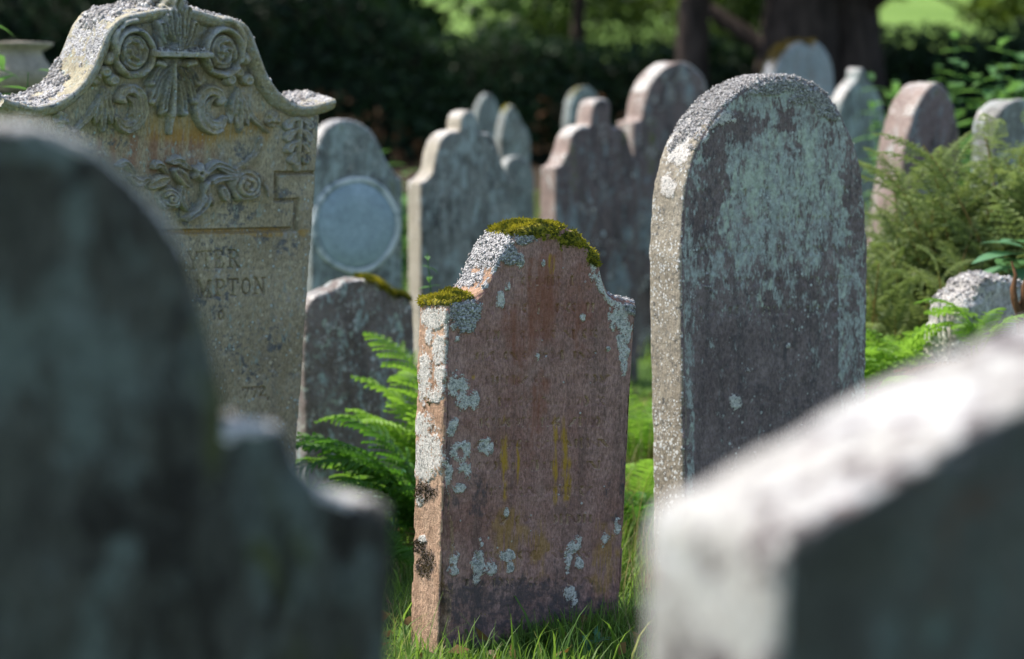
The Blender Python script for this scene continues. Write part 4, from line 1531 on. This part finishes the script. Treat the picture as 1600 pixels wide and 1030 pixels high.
def fern(label, loc, n, meshes, seed, scale=1.0, group=FG, az=None, spread=360, name='fern', cat='fern', cr=.03, tw=8, tilt=0):
    rs = np.random.RandomState(seed)
    root = thing(name, label, cat, loc=loc, group=group)
    for k in range(n):
        o = bpy.data.objects.new('frond', FRD[k % 2] if (k % 7 == 5 and tw == 8) else meshes[rs.randint(len(meshes))])
        COL.objects.link(o)
        o.parent = root
        a = (az if az is not None else 0) + (k / n - .5) * spread + rs.uniform(-14, 14)
        o.rotation_euler = (R(rs.uniform(-tw, tw)), R(rs.uniform(-10, 14 + tw) - tilt), R(a))
        s = scale * (rs.uniform(.8, 1.12) if tw == 8 else rs.uniform(.6, 1.12))
        o.scale = (s, s, s)
        o.location = (rs.uniform(-cr, cr), rs.uniform(-cr, cr), 0)
    return root


def gpt(px, d):
    X = (px - 800.0) / FPX * d
    for _ in range(2):
        z = float(ground_z(X, d))
        dd = d * CP - (z - CAM_H) * SP
        X = (px - 800.0) / FPX * dd
    return Vector((X, d, z))


def aimed(label, spots, base, meshes, seed, group=FG):
    """a fern whose fronds are aimed one by one: (azimuth, tilt, scale)"""
    root = thing('fern', label, 'fern', loc=base, group=group)
    rs = np.random.RandomState(seed)
    for (a, tl, s) in spots:
        o = bpy.data.objects.new('frond', meshes[rs.randint(len(meshes))])
        COL.objects.link(o)
        o.parent = root
        o.rotation_euler = (0, R(tl), R(a))
        o.scale = (s, s, s)
        o.location = (rs.uniform(-.02, .02), rs.uniform(-.02, .02), 0)
    return root


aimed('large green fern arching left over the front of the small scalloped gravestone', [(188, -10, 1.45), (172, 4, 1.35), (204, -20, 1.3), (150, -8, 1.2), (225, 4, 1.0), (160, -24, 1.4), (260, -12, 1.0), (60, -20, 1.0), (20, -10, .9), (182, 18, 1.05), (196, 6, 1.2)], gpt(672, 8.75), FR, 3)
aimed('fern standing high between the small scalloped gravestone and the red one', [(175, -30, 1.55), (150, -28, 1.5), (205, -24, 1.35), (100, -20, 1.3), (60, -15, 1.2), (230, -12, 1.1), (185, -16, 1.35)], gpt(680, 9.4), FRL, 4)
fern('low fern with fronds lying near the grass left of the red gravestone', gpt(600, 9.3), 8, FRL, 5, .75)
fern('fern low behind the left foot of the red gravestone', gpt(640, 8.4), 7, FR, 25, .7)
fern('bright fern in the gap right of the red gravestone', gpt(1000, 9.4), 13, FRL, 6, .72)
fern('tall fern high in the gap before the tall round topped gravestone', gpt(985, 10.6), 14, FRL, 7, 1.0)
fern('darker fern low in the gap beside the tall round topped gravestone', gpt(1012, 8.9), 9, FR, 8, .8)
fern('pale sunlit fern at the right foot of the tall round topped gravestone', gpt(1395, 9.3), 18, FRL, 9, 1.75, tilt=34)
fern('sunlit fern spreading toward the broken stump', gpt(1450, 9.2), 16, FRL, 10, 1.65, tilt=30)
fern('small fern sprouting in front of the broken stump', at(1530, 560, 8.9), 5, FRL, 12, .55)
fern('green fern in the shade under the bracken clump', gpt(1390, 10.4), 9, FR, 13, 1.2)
# bracken
BR = [bracken_mesh('frond', 1.0, 11), bracken_mesh('frond', .92, 12, 14), bracken_mesh('frond', 1.08, 13), bracken_mesh('frond', .85, 14, 13), bracken_mesh('frond', .95, 15)]
BG = 'tall olive bracken clump at the right'
bl = [('tallest bracken plant with an upright tip before the pinkish leaning gravestone', 1452, 10.9, 11, 1.42), ('bracken plant close against the tall round topped gravestone', 1385, 10.9, 12, 1.05),
      ('dense olive bracken plant in the middle of the clump', 1490, 10.7, 13, 1.2), ('bracken plant just behind the broken stump', 1540, 10.9, 13, 1.3),
      ('bracken plant with arching feathery tips before the white crusted gravestone', 1590, 11.1, 13, 1.45), ('low bracken plant at the left foot of the leaning dark gravestone', 1425, 11.3, 12, 1.1),
      ('short yellowing bracken plant at the front of the clump', 1500, 10.2, 11, .85), ('bracken plant leaning in over the right edge of the photo', 1630, 10.6, 12, 1.3),
      ('bracken plant with nodding fronds just above the pale sunlit fern', 1410, 10.6, 12, .95), ('bracken plant between the leaning dark gravestone and the broken stump', 1462, 10.4, 12, 1.0),
      ('shaded bracken plant deep behind the middle of the clump', 1520, 11.5, 12, 1.25), ('bracken plant at the right edge above the large blue green leaves', 1600, 10.4, 12, 1.1)]
for k, (lab, px, d, n, sc) in enumerate(bl):
    fern(lab, gpt(px, d - .55), (4 if k == 0 else 9), BR, 40 + k, (1.75 if k == 0 else min(sc, 1.34) * (1.30 if px > 1560 else 1.14)), BG, name='bracken', cat='bracken', cr=.26, tw=10)


# ------------------------------------------------------------------ broad-leaved plants
def leaf_shape(L, Wd, seed=0, fold=.25, droop=.35, teeth=0):
    m = 9
    t = np.linspace(0, 1, m)
    w = Wd * np.sin(np.pi * t ** .75) ** .8 * (1 - .25 * t)
    if teeth:
        w = w * (1 + .18 * (np.arange(m) % 2))
    w[0] = Wd * .04
    w[-1] = 0.0005
    z = -droop * L * t ** 2
    mid = np.stack([t * L, 0 * t, z], 1)
    l = mid + np.stack([-.06 * w, w, fold * w], 1)
    r = mid + np.stack([-.06 * w, -w, fold * w], 1)
    V = np.stack([l, mid, r], 1).reshape(-1, 3)
    i = np.arange(m - 1) * 3
    Q = np.concatenate([np.stack([i, i + 1, i + 4, i + 3], 1), np.stack([i + 1, i + 2, i + 5, i + 4], 1)])
    return V, Q


def joinp(parts):
    V, Q, c = [], [], 0
    for (v, q_) in parts:
        V.append(v)
        Q.append(q_ + c)
        c += len(v)
    return np.concatenate(V), np.concatenate(Q)


def leafy_plant(name, label, cat, loc, height, nst, pairs, L, Wd, mat, seed, group=None, lean=.12, stem_mat=None, teeth=1, bottom=.15):
    rs = np.random.RandomState(seed)
    root = thing(name, label, cat, loc=loc, group=group)
    for s in range(nst):
        a = rs.rand() * 6.28
        ln = lean * rs.uniform(.3, 1.5)
        h = height * rs.uniform(.72, 1.0) if s else height
        t = np.linspace(0, 1, 9)
        P = np.stack([math.cos(a) * (ln * t ** 1.6 * h + .05 * s * .4), math.sin(a) * (ln * t ** 1.6 * h + .05 * s * .4), t * h], 1)
        v, q_ = tube3(P, .006, .002)
        st = obj('stem', mesh_np('stem', v, [q_]), stem_mat or mat, root)
        parts = []
        for k in range(pairs):
            tt = bottom + (1 - bottom) * (k + .5) / pairs
            p = np.array([np.interp(tt, t, P[:, c]) for c in range(3)])
            for w in (0, 1):
                az = k * 1.571 + w * 3.1416 + rs.uniform(-.3, .3)
                sz = (1.0 - .55 * tt ** 3) * rs.uniform(.8, 1.1)
                lv, lq = leaf_shape(L * sz, Wd * sz, teeth=teeth, droop=rs.uniform(.1, .5))
                lv = rotz(roty(lv, -rs.uniform(-.2, .6)), az) + p
                parts.append((lv, lq))
        v, q_ = joinp(parts)
        me = mesh_np('leaves', v, [q_], smooth=False)
        attr(me, 'rnd', np.clip(.5 + .6 * vnoise(v, 15, seed), 0, 1))
        obj('leaves', me, mat, st)
    return root


NG_ = 'green leafy weeds among the gravestones'
zt = lambda px, py, d: at(px, py, d).z
for k, (px, d, py, ns, pr, L, lab, sp) in enumerate([
        (1505, 14.5, 50, 11, 18, .23, 'tallest leafy green weed standing before the dark hedge at the right', .16),
        (1575, 13.8, 95, 11, 14, .27, 'bright broad leaved weed above the bracken at the right edge', .22),
        (1415, 16.5, 95, 9, 14, .18, 'leafy weed beside the knobbed gravestone, in front of the dark hedge', .12),
        (1530, 14.0, 150, 11, 13, .22, 'lower leafy weed between the leaning dark gravestone and the right edge', .25),
        (612, 17.0, 232, 6, 9, .22, 'sunlit weed between the oval plaque gravestone and the stepped grey one', .12),
        (628, 19.0, 262, 8, 8, .2, 'low sunlit weeds behind the stepped grey gravestone', .25),
        (842, 18.5, 262, 4, 6, .10, 'small sunlit weed left of the stepped purple gravestone', .12),
        (698, 9.0, 396, 3, 20, .075, 'slender pale weed sprig rising behind the left shoulder of the red gravestone', .05),
        (-2, 9.6, 15, 6, 11, .20, 'leafy sunlit shoots at the far left edge', .12),
        (20, 9.4, 80, 6, 9, .2, 'pale leafy shoots before the stone urn', .16),
        (1405, 19.5, 128, 3, 8, .12, 'leafy shoot far behind the knobbed gravestone', .1)]):
    b = gpt(px, d)
    leafy_plant('leafy_weed', lab, 'weed', b, zt(px, py, d) - b.z, ns, pr, L, L * .30, M_leaf, 60 + k, NG_, sp, bottom=.35)
leafy_plant('leafy_weed', 'low round leaved plant under the fern by the small scalloped gravestone', 'weed', gpt(612, 9.0), .30, 5, 4, .10, .038, M_leafblue, 90, NG_, .5, teeth=0)
leafy_plant('leafy_weed', 'pale green seedling in the grass at the foot of the red gravestone', 'weed', gpt(930, 7.18), .07, 3, 2, .06, .012, M_leafblue, 91, NG_, .5, teeth=0)
# broad blue-green leaves by the stump
b = gpt(1592, 9.7)
root = thing('broad_leaved_plant', 'plant with large blue green leaves hanging over the broken stump', 'plant', loc=b, group=None)
rs = np.random.RandomState(4)
top = at(1590, 412, 9.6) - b
P = [np.array(top) * t + np.array([.05 * math.sin(t * 4), 0, .0]) for t in np.linspace(0, 1, 8)]
v, q_ = tube3(P, .008, .004)
obj('stem', mesh_np('stem', v, [q_]), M_twig, root)
for (px, py, az, L, ti) in [(1588, 418, 184, .22, .1), (1596, 398, 200, .22, -.1), (1600, 388, 165, .17, -.35), (1612, 420, 250, .2, .25), (1602, 380, 215, .14, -.3), (1625, 400, 300, .22, 0), (1590, 405, 90, .2, .1)]:
    lv, lq = leaf_shape(L, L * .42, fold=.12, droop=.25)
    lv = rotz(roty(lv, ti), R(az)) + np.array(at(px, py, 9.5) - b)
    me = mesh_np('leaf', lv, [lq])
    attr(me, 'rnd', np.full(len(lv), rs.rand()))
    obj('leaf', me, M_leafblue, root)
# dead twisted stalk
P0 = at(1600, 540, 9.0)
v, q_ = tube3([at(1598, 520, 9.0), at(1592, 490, 8.98), at(1586, 470, 8.97), at(1583, 450, 8.98), at(1587, 430, 9.0), at(1581, 408, 9.02)], .020, .004, 7)
v2, q2 = tube3([at(1594, 500, 9.0), at(1602, 470, 8.98), at(1600, 448, 8.97), at(1606, 430, 9.0)], .022, .006, 7)
v, q_ = joinp([(v, q_), (v2, q2)])
v += .008 * np.stack([fbm(v, 25, 3, 1), fbm(v, 25, 3, 2), fbm(v, 25, 3, 3)], 1)
tag(obj('dead_stalk', mesh_np('dead_stalk', v, [q_]), M_twig), 'dry brown twisted stalk against the broken stump at the right edge', 'stalk')


# ------------------------------------------------------------------ grass
def blades(name, X, Y, L, wd, seed, bend=.5, mat=None):
    rs = np.random.RandomState(seed)
    k = len(X)
    Z = ground_z(X, Y) - .02
    az = rs.rand(k) * 6.283
    bd = bend * rs.uniform(.2, 1.3, k)
    side = az + 1.571
    m = 5
    t = np.linspace(0, 1, m)
    V = np.zeros((k, m * 2, 3))
    for i, tt in enumerate(t):
        out = bd * L * tt ** 2
        zz = L * (tt - .35 * bd * tt ** 3)
        w = wd * (1 - tt) ** .7 + .0003
        cx = X + np.cos(az) * out
        cy = Y + np.sin(az) * out
        for s in (0, 1):
            sg = -1 if s == 0 else 1
            V[:, i * 2 + s, 0] = cx + sg * np.cos(side) * w
            V[:, i * 2 + s, 1] = cy + sg * np.sin(side) * w
            V[:, i * 2 + s, 2] = Z + zz
    b = (np.arange(k) * m * 2)[:, None]
    i = (np.arange(m - 1) * 2)[None]
    q = np.stack([b + i, b + i + 1, b + i + 3, b + i + 2], -1).reshape(-1, 4)
    me = mesh_np(name, V.reshape(-1, 3), [q], smooth=False)
    c = np.clip(.5 + .35 * rs.normal(size=k) + .4 * vnoise(np.stack([X, Y, 0 * X], 1), 2.5, 3), 0, 1)
    attr(me, 'rnd', np.repeat(c, m * 2))
    return obj(name, me, mat or M_grass)


rs = np.random.RandomState(77)
k1 = 34000
X1, Y1 = rs.uniform(-1.1, 1.5, k1), rs.uniform(6.5, 11.2, k1)
L1 = rs.uniform(.03, .115, k1) * (1 + .6 * np.clip(vnoise(np.stack([X1, Y1, 0 * X1], 1), 3, 9), -.3, 1))
# longer tufts along the foot of the red stone and in the gaps
tall = rs.rand(k1) < .14
L1 = np.where(tall, L1 * 1.9, L1)
k2 = 42000
X2, Y2 = rs.uniform(-9, 9, k2), 6 + 22 * rs.rand(k2) ** .8
X3, Y3 = rs.uniform(-5, 5, 9000), rs.uniform(1.5, 6.5, 9000)
# tufts round the foot of the red stone
Mci = np.array(Mc)
k4 = 2000
lu = rs.uniform(-.42, .44, k4)
lv_ = -.09 - np.abs(rs.normal(0, .07, k4)) - .01
P4 = world(Mc, np.stack([lu, lv_, 0 * lu], 1))
L4 = rs.uniform(.03, .16, k4) * (.65 + .5 * np.clip((lu + .42) / .8, 0, 1)) * np.where(lu < -.18, .6, 1)
Xa = np.concatenate([X1, X2, X3, P4[:, 0]])
Ya = np.concatenate([Y1, Y2, Y3, P4[:, 1]])
La = np.concatenate([L1, rs.uniform(.08, .26, k2), rs.uniform(.05, .14, 9000), L4])
Wa = np.concatenate([rs.uniform(.0014, .0032, k1), rs.uniform(.004, .008, k2), rs.uniform(.002, .004, 9000), rs.uniform(.0013, .003, k4)])
tag(blades('grass', Xa, Ya, La, Wa, 78, .65), 'long green grass growing between the gravestones', 'grass', kind='stuff')
kd = 900
Xd, Yd = rs.uniform(.15, 1.2, kd), rs.uniform(7.6, 11, kd)
tag(blades('dry_grass', Xd, Yd, rs.uniform(.2, .42, kd), np.full(kd, .0016), 79, .35, M_hay), 'thin straw coloured grass stalks in the gap right of the red gravestone', 'dry grass', kind='stuff')


# ------------------------------------------------------------------ hedge, trees, litter
def cards(P, size, seed, aspect=.55, up=.3):
    rs = np.random.RandomState(seed)
    k = len(P)
    d = rs.normal(0, 1, (k, 3))
    d /= np.linalg.norm(d, axis=1)[:, None]
    e = np.cross(d, rs.normal(0, 1, (k, 3)))
    e /= np.linalg.norm(e, axis=1)[:, None] + 1e-9
    nrm = np.cross(d, e)
    s = size * (.6 + .8 * rs.rand(k))
    a = d * s[:, None] * .5
    b = e * s[:, None] * .5 * aspect
    fold = nrm * s[:, None] * .12
    V = np.stack([P - a, P + b + fold, P + a, P - b + fold], 1).reshape(-1, 3)
    i = np.arange(k) * 4
    return V, np.stack([i, i + 1, i + 2, i + 3], 1), rs


def leaf_cloud(name, P, size, mat, parent, seed):
    V, Q, rs = cards(P, size, seed)
    me = mesh_np(name, V, [Q], smooth=False)
    c = np.clip(.4 + .3 * rs.normal(size=len(P)) + .5 * vnoise(P, .9, seed), 0, 1)
    attr(me, 'rnd', np.repeat(c, 4))
    return obj(name, me, mat, parent)


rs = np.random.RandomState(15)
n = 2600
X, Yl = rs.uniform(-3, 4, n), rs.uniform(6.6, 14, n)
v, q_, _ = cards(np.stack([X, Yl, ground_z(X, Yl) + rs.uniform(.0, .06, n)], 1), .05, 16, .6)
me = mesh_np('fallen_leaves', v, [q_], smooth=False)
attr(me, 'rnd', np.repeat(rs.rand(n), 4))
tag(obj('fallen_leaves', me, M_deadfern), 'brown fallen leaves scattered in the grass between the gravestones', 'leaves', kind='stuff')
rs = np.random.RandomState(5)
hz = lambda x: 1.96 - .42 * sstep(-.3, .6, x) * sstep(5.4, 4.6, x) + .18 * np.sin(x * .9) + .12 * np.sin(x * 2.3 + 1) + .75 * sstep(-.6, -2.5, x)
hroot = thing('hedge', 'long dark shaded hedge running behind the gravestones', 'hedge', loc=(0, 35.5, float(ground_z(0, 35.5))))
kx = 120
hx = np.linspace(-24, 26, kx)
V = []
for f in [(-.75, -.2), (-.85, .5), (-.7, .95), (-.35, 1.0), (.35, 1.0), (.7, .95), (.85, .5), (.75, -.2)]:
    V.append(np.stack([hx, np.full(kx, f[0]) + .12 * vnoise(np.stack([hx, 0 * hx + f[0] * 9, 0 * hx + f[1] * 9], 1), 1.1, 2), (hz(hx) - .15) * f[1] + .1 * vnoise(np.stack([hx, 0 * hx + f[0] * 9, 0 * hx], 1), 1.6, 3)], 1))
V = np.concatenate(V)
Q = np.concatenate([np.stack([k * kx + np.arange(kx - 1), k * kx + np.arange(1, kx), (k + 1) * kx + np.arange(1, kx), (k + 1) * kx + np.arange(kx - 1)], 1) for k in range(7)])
obj('shaded_core', mesh_np('shaded_core', V, [Q]), M_hedgecore, hroot)  # solid core behind the leaves, inner shade put into its near-black colour
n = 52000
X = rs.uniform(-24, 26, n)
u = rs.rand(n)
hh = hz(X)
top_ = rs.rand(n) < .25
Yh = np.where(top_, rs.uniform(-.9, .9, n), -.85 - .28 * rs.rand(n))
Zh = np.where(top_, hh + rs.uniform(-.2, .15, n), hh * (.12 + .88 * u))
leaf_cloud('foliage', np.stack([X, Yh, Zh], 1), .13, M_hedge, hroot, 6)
# dead brown stems and leaves at the hedge foot
n = 2600
X = rs.uniform(-24, 26, n)
leaf_cloud('dead_leaves', np.stack([X, -1.05 - .3 * rs.rand(n), rs.rand(n) ** 1.6 * 1.0 * (1 + .5 * np.sin(X * 1.7)) * .8], 1), .16, M_twig, hroot, 7)


def tree(label, px, d, tr, height, crown_z, crown_r, nleaf, mat, seed, ncl=26, leaf=.22, low=()):
    rs = np.random.RandomState(seed)
    b = gpt(px, d)
    root = thing('bush' if 'bush' in label else 'tree', label, 'tree', loc=b, group='bushes in the meadow' if 'bush' in label else 'trees behind the hedge')
    lx_, ly_ = rs.uniform(-.3, .3, 2)
    t = np.linspace(0, 1, 12)
    P = np.stack([lx_ * t + .12 * np.sin(t * 5 + seed), ly_ * t, -.3 + t * height * .8], 1)
    parts = [tube3(P, tr * 1.25, tr * .3, 14)]
    C = []
    for k in range(ncl):
        a = rs.rand() * 6.28
        rr = crown_r * rs.rand() ** .5
        z = crown_z + (height - crown_z) * rs.rand() ** 1.1
        rr *= 1 - .45 * ((z - crown_z) / (height - crown_z)) ** 2
        C.append((math.cos(a) * rr, math.sin(a) * rr, z, rs.uniform(.9, 1.6)))
    for (dx, dy, z, r_) in low:
        C.append((dx, dy, z, r_))
    for (cx, cy, cz, r_) in C:
        hb = min(max(cz - .5 * math.hypot(cx, cy), 1.2), height * .7)
        f = hb / (height * .8)
        p0 = np.array([np.interp(f, t, P[:, c]) for c in range(3)])
        p1 = np.array([cx, cy, cz])
        mid = (p0 + p1) / 2 + np.array([0, 0, .15])
        parts.append(tube3([p0, (p0 + mid) / 2, mid, (mid + p1) / 2, p1], tr * .28, .02, 6))
    v, q_ = joinp(parts)
    v[:, :2] += .05 * np.stack([fbm(v, 2.5, 3, seed), fbm(v, 2.5, 3, seed + 1)], 1)
    obj('trunk', mesh_np('trunk', v, [q_]), M_bark, root)
    w = np.array([c[3] ** 2 * (3.0 if k >= ncl else 1.0) for k, c in enumerate(C)])
    i = rs.choice(len(C), nleaf, p=w / w.sum())
    Cn = np.array(C)
    D = rs.normal(0, 1, (nleaf, 3))
    D /= np.linalg.norm(D, axis=1)[:, None]
    Pl = Cn[i, :3] + D * (Cn[i, 3] * rs.rand(nleaf) ** .45)[:, None] * np.array([1, 1, .62])
    leaf_cloud('crown', Pl, leaf, mat, root, seed)
    return root


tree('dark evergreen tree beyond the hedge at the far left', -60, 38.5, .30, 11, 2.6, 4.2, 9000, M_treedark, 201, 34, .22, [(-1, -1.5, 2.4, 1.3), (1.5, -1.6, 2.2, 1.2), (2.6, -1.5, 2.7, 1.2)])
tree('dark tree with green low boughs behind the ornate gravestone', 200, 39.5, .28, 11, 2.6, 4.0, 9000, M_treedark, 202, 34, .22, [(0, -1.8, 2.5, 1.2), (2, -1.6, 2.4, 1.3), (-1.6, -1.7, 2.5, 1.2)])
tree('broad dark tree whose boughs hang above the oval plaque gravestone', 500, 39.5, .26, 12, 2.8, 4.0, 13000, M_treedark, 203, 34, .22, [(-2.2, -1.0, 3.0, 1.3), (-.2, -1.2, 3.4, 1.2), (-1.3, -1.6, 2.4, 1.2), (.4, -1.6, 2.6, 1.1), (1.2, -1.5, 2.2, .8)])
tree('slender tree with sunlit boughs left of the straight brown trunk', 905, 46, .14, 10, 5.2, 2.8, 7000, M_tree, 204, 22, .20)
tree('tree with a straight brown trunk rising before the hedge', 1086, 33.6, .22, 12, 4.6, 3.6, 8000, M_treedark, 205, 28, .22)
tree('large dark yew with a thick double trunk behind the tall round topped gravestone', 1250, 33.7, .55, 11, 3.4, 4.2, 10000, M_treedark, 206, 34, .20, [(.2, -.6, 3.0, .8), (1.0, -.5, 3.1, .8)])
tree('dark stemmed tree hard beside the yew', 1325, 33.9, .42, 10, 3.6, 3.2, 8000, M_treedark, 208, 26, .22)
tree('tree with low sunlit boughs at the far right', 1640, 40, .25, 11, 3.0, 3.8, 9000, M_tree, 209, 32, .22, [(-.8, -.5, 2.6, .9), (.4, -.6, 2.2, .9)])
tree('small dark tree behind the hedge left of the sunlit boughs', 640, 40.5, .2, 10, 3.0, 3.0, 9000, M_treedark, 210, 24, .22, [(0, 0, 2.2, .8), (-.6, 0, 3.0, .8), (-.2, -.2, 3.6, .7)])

for k, (lab, px, d, r_, h) in enumerate([('sunlit bush in the meadow left of the straight brown trunk', 850, 49, 1.5, 4.0), ('sunlit bush in the meadow seen beside the straight brown trunk', 1000, 51, 1.7, 4.2),
                                     ('sunlit bush in the meadow between the brown trunk and the yew', 1160, 48, 1.2, 3.8)]):
    tree(lab, px, d, .08, h, .7, r_, 7000, M_bush, 220 + k, 16, .16)['category'] = 'bush'
# far wood closing the meadow
n = 26000
X = rs.uniform(-90, 90, n)
Yw = rs.uniform(150, 162, n)
P = np.stack([X, Yw, ground_z(X, Yw) + rs.rand(n) ** .8 * (9 + 3 * np.sin(X * .21) + 2 * np.sin(X * .6))], 1)
tag(leaf_cloud('woodland', P, 1.3, M_treedark, None, 300), 'far wood along the top of the sunlit meadow', 'woodland', kind='stuff')
